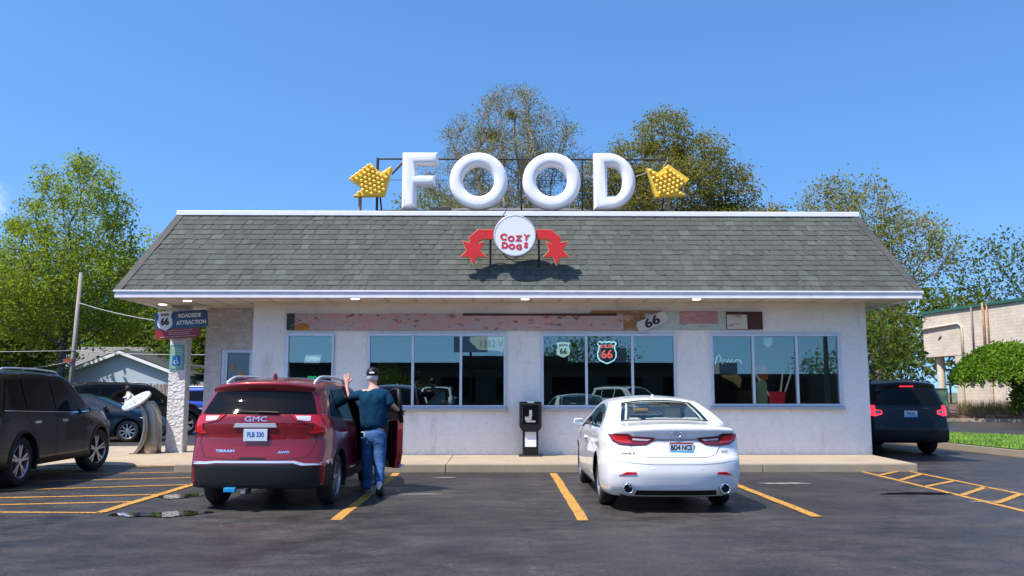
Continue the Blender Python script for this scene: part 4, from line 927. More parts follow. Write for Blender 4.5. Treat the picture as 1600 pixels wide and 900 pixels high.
def det_red(c):
    W2 = .91
    rw_ = [(-.74, 1.235), (.74, 1.235), (.70, 1.36), (.63, 1.51), (.40, 1.525), (0, 1.53), (-.40, 1.525), (-.63, 1.51), (-.70, 1.36)]
    c.stamp('rear_window', rw_, 'rear', M_glassd, .004)
    wi = [(-.78, 1.24), (-.73, 1.225)]
    # tail lamps
    lens = [(-.85, 1.215), (-.42, 1.22), (-.50, 1.15), (-.66, 1.115), (-.73, 1.11), (-.72, 1.03), (-.66, .985), (-.74, .975), (-.87, 1.02)]
    for sg in (-1, 1):
        c.stamp('lamp_gasket', ring_pts([(x*-sg, z) for x, z in lens], -.012), 'rear', M_seam, .003, .004, .05)
        P = [(x*-sg, z) for x, z in lens]; t1 = c.stamp('tail_light', P, 'rear', M_red, .012, .01, .04)
        P = [(x*-sg, z) for x, z in [(-.68, 1.20), (-.49, 1.205), (-.53, 1.155), (-.64, 1.142), (-.68, 1.142)]]; c.stamp('clear_insert', P, 'rear', M_clear, .018, .004, .05, t1)
        P = [(x*-sg, z) for x, z in [(-.92, 1.23), (-.87, 1.235), (-.865, 1.03), (-.9, 1.0)]]
        ax = 'right' if sg > 0 else 'left'
        c.stamp('tail_light', [(.25, 1.0), (.25, 1.23), (.36, 1.21), (.46, 1.15), (.34, 1.05)], ax, M_red, .008, .01, .04)
    # chrome bar, badge, plate
    b = c.stamp('chrome_bar', [(-.29, 1.065), (.27, 1.065), (.25, 1.115), (-.27, 1.115)], 'rear', mat('satin_chrome', (.72, .74, .78), .35, metal=.6), .028, .01, .05)
    c.letters('badge', 'GMC', .088, 'rear', (-.01, 1.165), M_chrome, bold=.0, sx=1.55); c.letters('badge', 'TERRAIN', .042, 'rear', (-.39, .76), M_chrome, bold=.002, sx=1.5); c.letters('badge', 'AWD', .038, 'rear', (.37, .745), M_chrome, bold=.002, sx=1.6)
    c.plate((-.0, .965), .31, .155, .055, M_pl, 'FLB 330', M_pb)
    c.stamp('plate_recess', [(-.34, .84), (.34, .84), (.40, 1.05), (-.40, 1.05)], 'rear', P_red, .002, .004, .06)
    c.strip('tailgate_seam', [(-.80, 1.24), (-.74, .98), (-.76, .86), (-.66, .68), (-.3, .655), (.3, .655), (.66, .68), (.76, .86), (.74, .98), (.80, 1.24)], 'rear', M_seam, .009, .0015)
    c.stamp('tailgate_grip', [(-.20, .655), (.16, .655), (.14, .685), (-.18, .685)], 'rear', M_matte, .004, .004)
    # silver strip and dark lower bumper
    c.stamp('bumper_strip', [(-.885, .59), (-.62, .598), (-.50, .612), (.50, .612), (.60, .578), (.885, .585), (.885, .645), (.82, .605), (.64, .605), (.52, .637), (-.50, .637), (-.64, .628), (-.885, .63)], 'rear', MATS['satin_chrome'], .016, .006, .05)
    c.stamp('lower_bumper', [(-.90, .32), (-.62, .30), (.62, .30), (.90, .32), (.90, .568), (.60, .556), (.50, .592), (-.5, .592), (-.62, .576), (-.90, .566)], 'rear', mat('grey_cladding', (.016, .017, .019), .6, spec=.25), .010, .006, .05)
    for ax in ('left', 'right'): c.stamp('lower_bumper', [(.24, .30), (.50, .30), (.50, .50), (.42, .60), (.24, .60)], ax, MATS['grey_cladding'], .008, .006, .05); c.stamp('sill_trim', [(1.32, .26), (3.26, .26), (3.26, .42), (1.32, .42)], ax, MATS['grey_cladding'], .008, .004, .08)
    c.stamp('hitch_cover', [(-.24, .30), (.24, .30), (.2, .35), (-.2, .35)], 'rear', M_matte, .014, .006)
    o = MB().box(-.045, .045, -.08, .12, -.035, .035).build('hitch_receiver', M_dark, c.root, bevel=.008); o.location = (-.10, .02, .26); MB().box(-.03, .03, -.083, -.079, -.022, .022).build('hitch_cap', M_chrome, o)
    o = MB().box(-.075, .075, -.02, .05, -.028, .028).build('wiring_socket', mat('socket_blue', (.01, .25, .55), .5), c.root, bevel=.006); o.location = (-.30, .03, .275)
    wp = MB(); wp.tube([(.02, .085, 1.262), (.28, .09, 1.252)], .014, 6); wp.tube([(.02, .085, 1.262), (-.30, .10, 1.272)], .007, 6); wp.build('rear_wiper', M_black, c.root)
    fin = MB().prism([(0, 0), (.16, 0), (.05, .075), (.01, .08)], 'YZ', -.018, .018).build('antenna_fin', P_red, c.root, bevel=.012); fin.location = (0, .78, 1.70)
    sb = c.stamp('brake_lamp', [(-.18, 1.548), (.18, 1.548), (.18, 1.568), (-.18, 1.568)], 'rear', mat('dark_red_lens', (.10, .004, .006), .2), .006, .004)
    for sg in (-1, 1):
        pts = []
        for k in range(15):
            y = .65+1.9*k/14; p, n = c.cast('top', sg*.60, y); pts.append((sg*.60, y, p.z+(.055 if 0 < k < 14 else .0)-(.02 if k in (1, 13) else 0)))
        MB().tube(pts, .021, 8).build('roof_rail', M_alu, c.root, smooth=True)
    sw = [(.62, 1.19), (1.5, 1.125), (1.5, 1.50), (.95, 1.50)]
    for ax in ('left', 'right'):
        c.stamp('side_window', [(.60, 1.20), (1.0, 1.17), (1.0, 1.50), (.86, 1.47)], ax, M_glassd, .004)
        c.stamp('side_window', [(1.04, 1.165), (1.92, 1.115), (1.92, 1.565), (1.10, 1.54)], ax, M_glassd, .004)
        c.strip('door_seam', [(1.02, 1.15), (1.10, .8), (1.32, .60), (1.35, .42)], ax, M_seam); c.strip('door_seam', [(1.98, 1.11), (1.98, .42)], ax, M_seam)
        c.stamp('door_handle', [(1.12, .96), (1.30, .96), (1.30, .99), (1.12, .99)], ax, P_red, .03, .0, .04)
    fwin = [(1.99, 1.105), (2.95, 1.06), (2.75, 1.25), (2.35, 1.50), (2.2, 1.575), (1.99, 1.57)]
    c.stamp('side_window', fwin, 'left', M_glassd, .004); c.strip('door_seam', [(3.05, 1.04), (3.0, .7), (2.98, .42)], 'left', M_seam)
    # open doorway on the right
    op = [(2.0, .45), (2.95, .45), (3.04, .7), (3.06, 1.02), (2.80, 1.24), (2.36, 1.54), (2.0, 1.57)]
    c.cut(op, 'right', .0); q = ring_pts(op, .03)
    for i in range(len(op)): c.strip('door_seal', [op[i], op[(i+1) % len(op)]], 'right', M_matte, .09, .004)
    it = MB(); it.box(-.75, .80, 1.0, 3.3, .36, .42); it.box(-.78, .78, 3.1, 3.5, .42, 1.0); it.box(-.86, -.80, 1.0, 3.3, .4, 1.2); it.build('cabin_trim', M_matte, c.root)
    for x in (-.38, .38): rbox('seat', (x, 2.25, .62), (.5, .55, .22), M_black, c.root, .05); rbox('seat', (x, 1.95, .98), (.48, .16, .66), M_black, c.root, .06, (R(14), 0, 0)); rbox('headrest', (x, 1.83, 1.38), (.26, .10, .17), M_black, c.root, .04)
    # windscreen & front
    c.stamp('windscreen', [(-.66, 2.84), (-.74, 3.42), (-.40, 3.52), (.40, 3.52), (.74, 3.42), (.66, 2.84), (.35, 2.74), (-.35, 2.74)], 'top', M_glassd, .004)
    c.stamp('grille', [(-.42, .50), (.42, .50), (.5, .82), (-.5, .82)], 'front', M_dark, .008); 
    for sg in (-1, 1): c.stamp('headlight', [(sg*.52, .72), (sg*.80, .74), (sg*.82, .88), (sg*.52, .84)], 'front', M_clear, .01)
    for sg in (-1, 1): c.side_mirror(2.90, 1.03, P_red, sg) if sg < 0 else None
red = suv('red_suv', 'metallic dark red SUV with its front passenger door open', 'SUV', sp, det_red)
red.root.location = (-3.17, 11.17, 0); red.root.rotation_euler = (0, 0, R(-2.0))
# the open door: hinged at its front edge
dh = bpy.data.objects.new('open_door', None); dh.empty_display_size = .2; link(dh, red.root); dh.location = (.905, 3.06, 0); dh.rotation_euler = (0, 0, R(38))
dl = [(-.02, .36), (-.98, .36), (-1.05, .60), (-1.06, 1.09), (-.02, 1.03)]
o = MB().prism(dl, 'YZ', -.075, .035).build('door_skin', P_red, dh, bevel=.012); o = MB().prism([(y*.86-.01, z*.96+.03) for y, z in dl], 'YZ', -.10, -.0755).build('door_lining', M_black, dh, bevel=.015)
fr = MB(); fr.tube([(-.01, -.02, 1.03), (-.02, -.30, 1.23), (-.05, -.70, 1.48), (-.06, -.90, 1.555), (-.06, -1.06, 1.55)], .026, 6); fr.tube([(-.06, -1.06, 1.56), (0, -1.055, 1.05)], .035, 6); fr.build('window_frame', M_black, dh, smooth=True)
MB().add([(0, -.04, 1.03), (0, -1.05, 1.08), (-.06, -1.05, 1.55), (-.06, -.90, 1.545), (-.05, -.70, 1.47), (-.02, -.30, 1.22)], [(0, 1, 2, 3, 4, 5)]).build('window', glass('tinted_door_glass', (.12, .12, .12), .15), dh)
MB().box(-.13, -.085, -.75, -.3, .80, .86).build('armrest', M_black, dh, bevel=.01); rbox('side_mirror', (.14, -.14, 1.08), (.2, .11, .15), P_red, dh, .04)
MB().box(-.005, .045, -1.065, -.95, .38, .42).build('reflector', M_clear, dh)
# --- white sedan
P_white = paint('white_pearl', (.86, .86, .86), 0, .30)
sp = dict(L=4.87, W=1.82, zb=.20, paint=P_white, r=.335, axles=(1.10, 3.93), zclad=0, tw=.225, spokes=9, twin=False, tum=.62, er=.06, crown=.05, gap=.045,
          top=[(0, 1.055), (.12, 1.065), (.55, 1.075), (.80, 1.10), (1.20, 1.26), (1.65, 1.385), (2.15, 1.42), (2.6, 1.41), (3.0, 1.33), (3.75, 1.02), (4.5, .87), (4.87, .68)],
          belt=[(0, .98), (1.0, 1.0), (2.4, .97), (3.8, .92), (4.87, .66)],
          rear=[(.20, .16), (.30, .06), (.50, .0), (.68, .0), (.74, .05), (.90, .085), (.97, .07), (1.03, .02), (1.10, .03), (1.5, .1)],
          front=[(.20, .14), (.4, .0), (.6, .02), (.8, .12), (1.2, .2)], cr=.20, cf=.36, B=1.0, pr=.09, sm=3)
M_cream2 = mat('cream_leather', (.66, .64, .55), .55, noise=.05)
def det_sedan(c):
    # rear window, see-through
    rwp = [(-.60, .80), (-.32, .755), (.32, .755), (.60, .80), (.53, 1.20), (.49, 1.50), (.25, 1.535), (-.25, 1.535), (-.49, 1.50), (-.53, 1.20)]
    def win(name, P, axis, k=.05):
        c.cut(P, axis, k); g = c.stamp(name, P, axis, M_carglass, .004, .002, .06)
        for i in range(len(P)): pass
        inn = ring_pts(P, k+.025); n = len(P); vs = []
        for ring in (P, inn):
            for a, b in zip(ring, ring[1:]+ring[:1]):
                for q in range(6): p = Vector(a).lerp(Vector(b), q/6); h_, nn = c.cast(axis, p.x, p.y); vs.append(h_+nn*.0028)
        m_ = n*6; MB().add(vs, [(i, (i+1) % m_, m_+(i+1) % m_, m_+i) for i in range(m_)]).build('glass_border', M_frit, g, merge=False)
    win('rear_window', rwp, 'top')
    side = [(1.02, 1.035), (1.30, 1.19), (1.60, 1.285), (2.05, 1.335), (2.55, 1.33), (2.95, 1.25), (3.50, 1.0), (2.4, 1.015)]
    front_w = [(-.56, 2.78), (-.64, 3.55), (-.35, 3.66), (.35, 3.66), (.64, 3.55), (.56, 2.78), (.3, 2.70), (-.3, 2.70)]
    for ax in ('left', 'right'): win('side_window', side, ax, .02)
    win('windscreen', front_w, 'top', .05)
    for ax in ('left', 'right'):
        c.stamp('window_pillar', [(2.18, 1.0), (2.28, 1.0), (2.26, 1.34), (2.19, 1.34)], ax, M_frit, .008, .004)
        c.strip('door_seam', [(1.38, 1.0), (1.30, .85), (1.42, .62), (1.50, .35)], ax, M_seam); c.strip('door_seam', [(2.26, 1.0), (2.30, .6), (2.28, .32)], ax, M_seam); c.strip('door_seam', [(3.40, .95), (3.44, .6), (3.38, .32)], ax, M_seam)
        for y in (1.50, 2.42): c.stamp('door_handle', [(y, .83), (y+.19, .83), (y+.19, .86), (y, .86)], ax, P_white, .028, .0, .04)
        c.stamp('sill_trim', [(1.5, .205), (3.5, .205), (3.5, .25), (1.5, .25)], ax, M_black, .006, .003, .1)
    # interior
    it = MB(); it.box(-.72, .72, 1.0, 3.6, .28, .34); it.box(-.66, .66, 3.25, 3.55, .5, .92); it.box(-.60, .60, .72, 1.05, .98, 1.02); it.build('cabin_trim', mat('cabin_grey', (.05, .05, .055), .7), c.root)
    rbox('rear_bench', (0, 1.55, .55), (1.3, .5, .25), M_cream2, c.root, .05); rbox('rear_bench', (0, 1.20, .82), (1.28, .16, .50), M_cream2, c.root, .05, (R(20), 0, 0))
    for x in (-.42, .0, .42): rbox('headrest', (x, 1.10, 1.115), (.25, .09, .10), M_cream2, c.root, .03)
    for x in (-.38, .38):
        rbox('seat', (x, 2.35, .78), (.48, .14, .62), M_cream2, c.root, .05, (R(14), 0, 0)); rbox('headrest', (x, 2.24, 1.20), (.27, .10, .17), M_cream2, c.root, .04)
    sw_ = MB().lathe([(-.012, .17), (0, .185), (.012, .17), (0, .16), (-.012, .17)], 'Y', (0, 0, 0), 24).build('steering_wheel', M_black, c.root, smooth=True); sw_.location = (-.38, 2.98, .97); sw_.rotation_euler = (R(-25), 0, 0)
    o = MB().box(-.13, .1, -.01, .01, -.04, .04).build('yellow_reflection', mat('reflection_yellow', (.7, .42, .02), .6), c.root, bevel=.004); o.location = (.02, 2.85, 1.22)  # yellow reflection on the dash, made as a small coloured plate
    # boot lid recess, lip and bar
    lens = [(-.82, .975), (-.76, .985), (-.60, .985), (-.55, .955), (-.27, .935), (-.29, .905), (-.38, .855), (-.56, .845), (-.70, .855), (-.78, .90)]
    for sg in (-1, 1):
        P = [(x*-sg, z) for x, z in lens]; c.stamp('lamp_gasket', ring_pts(P, -.01), 'rear', M_seam, .003, .004)
        t1 = c.stamp('tail_light', P, 'rear', mat('smoked_red_lens', (.16, .004, .010), .1, coat=.6), .012, .008, .04)
        c.stamp('inner_lamp', [(x*-sg, z) for x, z in [(-.79, .955), (-.74, .965), (-.62, .955), (-.56, .905), (-.56, .87), (-.68, .875), (-.76, .91)]], 'rear', M_red, .0155, .003, .04, t1)
        c.stamp('inner_lamp', [(x*-sg, z) for x, z in [(-.54, .935), (-.32, .922), (-.36, .905), (-.54, .912)]], 'rear', M_clear, .0155, .003, .04, t1)
        c.stamp('bumper_reflector', [(x*-sg, z) for x, z in [(-.72, .475), (-.50, .495), (-.51, .52), (-.62, .52)]], 'rear', M_red, .008, .004, .05)
        h_, n_ = c.cast('rear', -sg*.60, .33); ex = MB().lathe([(.12, .042), (.0, .046), (-.02, .055), (-.025, .062), (-.01, .068), (.15, .068)], 'Y', (0, 0, 0), 28).build('exhaust_tip', M_chrome, c.root, smooth=True); ex.location = (-sg*.61, h_.y-.035, .315)
        MB().lathe([(.03, .0), (.03, .045)], 'Y', (0, 0, 0), 20).build('exhaust_core', M_matte, ex)
        ax = 'right' if sg > 0 else 'left'
        c.stamp('headlight', [(x*sg, z) for x, z in [(.50, .66), (.80, .68), (.84, .74), (.55, .72)]], 'front', M_clear, .008)
    c.strip('bright_bar', [(-.28, .925), (0, .915), (.28, .925)], 'rear', M_chrome, .022, .012)
    c.stamp('plate_recess', [(-.34, .70), (.34, .70), (.46, .895), (-.46, .895)], 'rear', P_white, .001, .004, .06)
    c.strip('boot_seam', [(-.56, .985), (-.57, .84), (-.50, .735), (-.38, .70), (.38, .70), (.50, .735), (.57, .84), (.56, .985)], 'rear', M_seam, .006, .002)
    c.strip('bumper_seam', [(-.82, .66), (-.55, .63), (-.3, .615), (.3, .615), (.55, .63), (.82, .66)], 'rear', mat('soft_gap', (.25, .25, .27), .6), .006, .002)
    em = MB(); em.lathe([(0, .050), (-.008, .056), (0, .062)], 'Y', (0, 0, 0), 28); em.tube([(-.055, 0, .012), (-.03, 0, .016), (0, 0, -.018), (.03, 0, .016), (.055, 0, .012)], .007, 6); h_, n_ = c.cast('rear', 0, 1.0)
    e = em.build('emblem', M_chrome, c.root, smooth=True); e.location = h_+n_*.012; e.scale = (1.1, 1, .85)
    c.letters('badge', 'mazda 6', .04, 'rear', (-.60, .745), M_dark, bold=.0015, sx=1.2, off=.010); c.letters('badge', 'AWD', .03, 'rear', (.62, .765), M_dark, bold=.001, sx=1.3, off=.010)
    h_, n_ = c.cast('rear', 0, .82); c.plate((.06, .815), .31, .155, h_.y-.012, M_pl, 'BD4 NCS', M_letterb, [(-.072, -.035, M_plb), (.052, .072, M_plr)])
    for sg in (-1, 1):
        h_, n_ = c.cast('rear', sg*.30, .565); o = MB().lathe([(0, .0), (0, .010), (.004, .012)], 'Y', (0, 0, 0), 14).build('parking_sensor', P_white, c.root); o.location = h_+n_*.003
    lb = c.stamp('lower_valance', [(-.52, .225), (.52, .225), (.50, .29), (-.50, .29)], 'rear', M_black, .004, .004, .06)
    fin = MB().prism([(0, 0), (.10, 0), (.04, .04), (.01, .045)], 'YZ', -.012, .012).build('antenna_fin', P_white, c.root, bevel=.008); p_, n_ = c.cast('top', 0, 1.75); fin.location = (0, 1.70, p_.z-.005)
    for sg in (-1, 1): c.side_mirror(3.28, .99, P_white, sg)
sedan = suv('white_sedan', 'glossy white sedan parked nose in towards the right half of the diner', 'car', sp, det_sedan)
sedan.root.location = (2.20, 10.87, 0)
# --- generic large SUV used for the dark ones
def big_suv_spec(paint_, L=5.05, W=1.98, H=1.78, r=.39, ro=1.12, wb=3.02, **k):
    d = dict(L=L, W=W, zb=.30, paint=paint_, r=r, axles=(ro, ro+wb), zclad=.36, flare=.05, tw=.25, spokes=5, tum=.30, er=.07, crown=.04,
             top=[(0, H-.07), (.35, H-.03), (1.0, H), (2.0, H), (2.7, H-.03), (3.02, H-.10), (3.65, H-.58), (3.85, H-.63), (4.6, H-.70), (L, H-.86)],
             belt=[(0, 1.20), (1.0, 1.16), (3.4, 1.12), (L, .90)],
             rear=[(.28, .10), (.40, .02), (.70, .0), (.76, .05), (1.0, .10), (1.22, .12), (1.40, .20), (1.60, .30), (1.66, .24), (1.80, .24), (2.0, .26)],
             front=[(.28, .14), (.5, .0), (.9, .02), (1.05, .10), (1.8, .2)], cr=.14, B=1.4, sm=2)
    d.update(k); return d
def det_big(c, H, lit, plate_txt, handle=M_chrome, glassm=None, rearlabels=True):
    gm = glassm or M_glassd
    c.stamp('rear_window', [(-.76, 1.20), (.76, 1.20), (.70, 1.42), (.60, H-.17), (-.60, H-.17), (-.70, 1.42)], 'rear', gm, .004)
    lens_m = M_redlit if lit else M_red
    for sg in (-1, 1):
        c.stamp('tail_light', [(x*-sg, z) for x, z in [(-.93, .95), (-.82, .93), (-.66, .98), (-.66, 1.07), (-.80, 1.10), (-.80, 1.19), (-.92, 1.20)]], 'rear', lens_m, .012, .01, .05)
        c.stamp('clear_insert', [(x*-sg, z) for x, z in [(-.80, .99), (-.68, 1.0), (-.68, 1.06), (-.80, 1.08)]], 'rear', mat('smoke_lens', (.12, .12, .14), .1, coat=.5), .016, .003, .05)
        ax = 'right' if sg > 0 else 'left'; c.stamp('tail_light', [(.26, .98), (.26, 1.20), (.34, 1.18), (.36, 1.02)], ax, lens_m, .008, .01, .05)
        c.stamp('headlight', [(x*sg, z) for x, z in [(.55, .80), (.88, .82), (.92, .94), (.58, .92)]], 'front', M_clear, .01, .006, .06)
        c.side_mirror(3.22, 1.14, c.paint, sg)
    c.stamp('brake_lamp', [(-.17, H-.145), (.17, H-.145), (.17, H-.115), (-.17, H-.115)], 'rear', lens_m, .008, .004, .06)
    h_, _ = c.cast('rear', 0, 1.0); c.plate((0, .99), .31, .155, h_.y-.012, M_pl, plate_txt, M_letterb, [(-.072, -.03, M_plb)])
    c.strip('tailgate_seam', [(-.70, 1.18), (-.72, .80), (-.55, .70), (.55, .70), (.72, .80), (.70, 1.18)], 'rear', M_seam, .008); c.strip('bright_bar', [(-.45, 1.12), (.45, 1.12)], 'rear', handle, .03, .01)
    c.stamp('lower_bumper', [(-.92, .36), (.92, .36), (.92, .60), (-.92, .60)], 'rear', M_black, .008, .004, .08)
    c.stamp('grille', [(-.50, .60), (.50, .60), (.54, .90), (-.54, .90)], 'front', M_dark, .008, .004, .08)
    c.stamp('windscreen', [(-.66, 3.05), (-.78, 3.60), (-.4, 3.72), (.4, 3.72), (.78, 3.60), (.66, 3.05), (.35, 2.96), (-.35, 2.96)], 'top', gm, .004)
    for ax in ('left', 'right'):
        c.stamp('side_window', [(.50, 1.24), (1.16, 1.215), (1.16, H-.14), (.72, H-.16)], ax, gm, .004, .002, .08); c.stamp('side_window', [(1.22, 1.215), (2.16, 1.185), (2.16, H-.12), (1.22, H-.13)], ax, gm, .004, .002, .08)
        c.stamp('side_window', [(2.24, 1.185), (3.22, 1.155), (3.16, 1.26), (2.80, H-.20), (2.66, H-.13), (2.24, H-.12)], ax, gm, .004, .002, .08)
        c.strip('window_trim', [(.5, 1.225), (1.16, 1.20), (2.16, 1.17), (3.24, 1.14)], ax, handle, .014, .008)
        c.strip('door_seam', [(1.20, 1.16), (1.28, .95), (1.58, .72), (1.62, .42)], ax, M_seam); c.strip('door_seam', [(2.20, 1.16), (2.22, .42)], ax, M_seam); c.strip('door_seam', [(3.30, 1.12), (3.36, .8), (3.34, .42)], ax, M_seam)
        for y in (1.36, 2.36): c.stamp('door_handle', [(y, 1.00), (y+.22, 1.00), (y+.22, 1.035), (y, 1.035)], ax, handle, .032, .0, .05)
        c.stamp('sill_trim', [(1.64, .315), (3.6, .315), (3.6, .42), (1.64, .42)], ax, M_black, .008, .004, .1)
        sg = 1 if ax == 'right' else -1; pts = []
        for k in range(13):
            y = .7+2.2*k/12; p, n = c.cast('top', sg*.66, y); pts.append((sg*.66, y, p.z+(.045 if 0 < k < 12 else .0)))
        MB().tube(pts, .018, 6).build('roof_rail', M_dark if handle is not M_chrome else M_alu, c.root, smooth=True)
P_black = paint('black_brown_paint', (.007, .006, .0055), 0, .25); P_navy = paint('dark_navy_paint', (.003, .004, .008), 0, .25)
jeep = suv('dark_suv', 'large near-black SUV with silver wheels, cut off by the left edge of the photo', 'SUV', big_suv_spec(P_black, H=1.86, r=.40, ro=1.10, wb=3.0, steer=-14, L=5.1), lambda c: det_big(c, 1.86, False, 'AK 4471' if False else ' ', M_chrome))
jeep.root.location = (-8.66, 13.05, 0); jeep.root.rotation_euler = (0, 0, R(3.0))
navy = suv('navy_suv', 'dark navy SUV with brake lights on beside the right end of the diner', 'SUV', big_suv_spec(P_navy), lambda c: det_big(c, 1.78, True, 'T84 65', M_dark))
navy.root.location = (9.82, 20.6, 0); navy.root.rotation_euler = (0, 0, R(-1))
# cars in the side lot
P_blue = paint('midnight_blue_paint', (.006, .014, .028), 0, .25); P_bright = paint('bright_blue_paint', (.008, .045, .42), .3, .3)
def quick(root, name, label, cat, paint_m, loc, rz, group=None, swap=None):
    """a copy of a vehicle with another paint on its own mesh copies"""
    c = copy_tree(root); c.name = name; c['label'] = label; c['category'] = cat
    if group: c['group'] = group
    def rec(o):
        for ch in o.children:
            if ch.type == 'MESH' and any(m == swap for m in ch.data.materials):
                ch.data = ch.data.copy()
                for i, m in enumerate(ch.data.materials):
                    if m == swap: ch.data.materials[i] = paint_m
            rec(ch)
    rec(c); c.location = loc; c.rotation_euler = (0, 0, rz); return c
c1 = quick(sedan.root, 'blue_sedan', 'midnight blue sedan parked sideways behind the steel kiosk', 'car', P_blue, (-15.35, 26.6, 0), R(-80), swap=P_white)
c2 = quick(navy.root, 'black_suv', 'black SUV parked behind the midnight blue sedan, near the board fence', 'SUV', P_black, (-14.9, 28.9, 0), R(-48), swap=P_navy)
c3 = quick(red.root, 'bright_blue_suv', 'bright blue SUV seen between the stone pillar and the diner', 'SUV', P_bright, (-14.0, 36.3, 0), R(-90), swap=P_red)
for ch in list(c3.children):
    if ch.name.startswith('open_door'): ch.rotation_euler = (0, 0, 0)
    if ch.name.startswith('body'): pass
c4 = quick(navy.root, 'white_suv', 'white SUV across the lot, mirrored in the second window', 'SUV', P_white, (-3.6, -12.5, 0), 0, swap=P_navy)
c5 = quick(navy.root, 'white_suv', 'white SUV across the lot, mirrored in the window with the neon shield', 'SUV', P_white, (5.6, -11.5, 0), R(-35), swap=P_navy)
# ------------------------------------------------------------------ people
def skin(name, joints, edges, m, parent=None, sub=2):
    bm = bmesh.new(); lay = bm.verts.layers.skin.verify(); vs = []
    for i, (p, r) in enumerate(joints):
        v = bm.verts.new(p); v[lay].radius = (r, r) if not isinstance(r, tuple) else r; v[lay].use_root = (i == 0); vs.append(v)
    for a, b in edges: bm.edges.new((vs[a], vs[b]))
    me = bpy.data.meshes.new(name); bm.to_mesh(me); bm.free(); o = bpy.data.objects.new(name, me); C.objects.link(o)
    md = o.modifiers.new('s', 'SKIN'); md.use_smooth_shade = True; o.modifiers.new('u', 'SUBSURF').levels = sub
    m2 = eval_mesh(o); C.objects.unlink(o); bpy.data.objects.remove(o); m2.name = name; m2.materials.clear(); m2.materials.append(m)
    m2.polygons.foreach_set('use_smooth', [True]*len(m2.polygons)); return link(bpy.data.objects.new(name, m2), parent)
def chain(n, start=0): return [(start+i, start+i+1) for i in range(n-1)]
M_skin = mat('skin', (.50, .27, .20), .55, noise=.08, nscale=12); M_hairw = mat('white_hair', (.55, .53, .50), .8, noise=.2, nscale=60); M_hairb = mat('dark_hair', (.02, .015, .012), .7)
def denim(name, c1, c2):
    m = mat(name, c1, .85, col2=c2, nscale=3.5, bump=.03, bscale=8, spec=.1, stretch=(1, 1, 1.6)); return m
def hand(parent, wrist, dirv, palm_n, m, s=1.0, curl=.4, thumb_side=1):
    """palm and five fingers grown from the wrist"""
    d = Vector(dirv).normalized(); n = Vector(palm_n).normalized(); n = (n-d*n.dot(d)).normalized(); t = d.cross(n)*thumb_side; w = Vector(wrist)
    j = [(w, .026*s), (w+d*.045*s, (.036*s))]; e = [(0, 1)]
    for k, (off, ln) in enumerate(((-.032, .062), (-.011, .074), (.011, .080), (.032, .070))):
        b = w+d*.085*s+t*off*s; i = len(j); c1 = (d*(1-curl*.3)+n*curl*.5).normalized(); c2 = (d*(1-curl)+n*curl*1.1).normalized()
        j += [(b, .014*s), (b+c1*ln*.5*s, .0105*s), (b+c1*ln*.5*s+c2*ln*.5*s, .009*s)]; e += [(1, i), (i, i+1), (i+1, i+2)]
    i = len(j); b = w+d*.03*s+t*.032*s; j += [(b, .016*s), (b+(t*.7+d*.7)*.035*s, .013*s), (b+(t*.5+d*.9+n*.2)*.068*s, .011*s)]; e += [(1, i), (i, i+1), (i+1, i+2)]
    return j, e
def join_j(j, e, j2, e2, at):
    n = len(j); j = j+j2[1:]; return j, e+[(at if a == 0 else a-1+n, at if b == 0 else b-1+n) for a, b in e2]
# man at the open door: seen from behind, one hand on the roof, the other on the door
man = empty('person', (-1.93, 13.15, 0), 0, 'man in dark teal shirt and black cap standing at the red SUV door', 'person')
O = Vector((-1.93, 13.15, 0))
def J(x, y, z): return Vector((x, y, z))-O
bj = [(J(-1.92, 13.10, .98), (.15, .12)), (J(-1.93, 13.12, 1.18), (.15, .11)), (J(-1.94, 13.15, 1.38), (.175, .12)), (J(-1.95, 13.18, 1.50), (.075, .065)), (J(-1.965, 13.21, 1.59), .060), (J(-1.975, 13.23, 1.665), .066), (J(-1.98, 13.235, 1.735), (.078, .092)), (J(-1.98, 13.235, 1.80), (.066, .078)),
      # arms
      (J(-2.13, 13.17, 1.50), .062), (J(-2.35, 13.24, 1.43), .047), (J(-2.385, 13.34, 1.54), .034), (J(-2.40, 13.40, 1.63), .026),
      (J(-1.76, 13.17, 1.49), .062), (J(-1.645, 13.10, 1.31), .047), (J(-1.60, 13.26, 1.25), .036), (J(-1.585, 13.37, 1.235), .026),
      # legs
      (J(-2.01, 13.10, .88), .085), (J(-2.015, 13.16, .50), .058), (J(-2.02, 13.22, .12), .040), (J(-2.0, 13.32, .05), .038), (J(-1.99, 13.42, .035), .030),
      (J(-1.83, 13.08, .88), .085), (J(-1.82, 13.03, .50), .058), (J(-1.79, 12.80, .15), .040), (J(-1.785, 12.86, .05), .038), (J(-1.78, 12.96, .03), .030)]
be = [(0, 1), (1, 2), (2, 3), (3, 4), (4, 5), (5, 6), (6, 7), (3, 8), (8, 9), (9, 10), (10, 11), (3, 12), (12, 13), (13, 14), (14, 15), (0, 16), (16, 17), (17, 18), (18, 19), (19, 20), (0, 21), (21, 22), (22, 23), (23, 24), (24, 25)]
hj, he = hand(man, bj[11][0], (-.08, .25, .95), (0, 1, -.2), M_skin, 1.15, .15, -1); bj, be = join_j(bj, be, hj, he, 11)
hj, he = hand(man, bj[15][0], (.15, .9, -.25), (.2, -.1, -1), M_skin, 1.15, .8, -1); bj, be = join_j(bj, be, hj, he, 15)
body = skin('body', bj, be, M_skin, man)
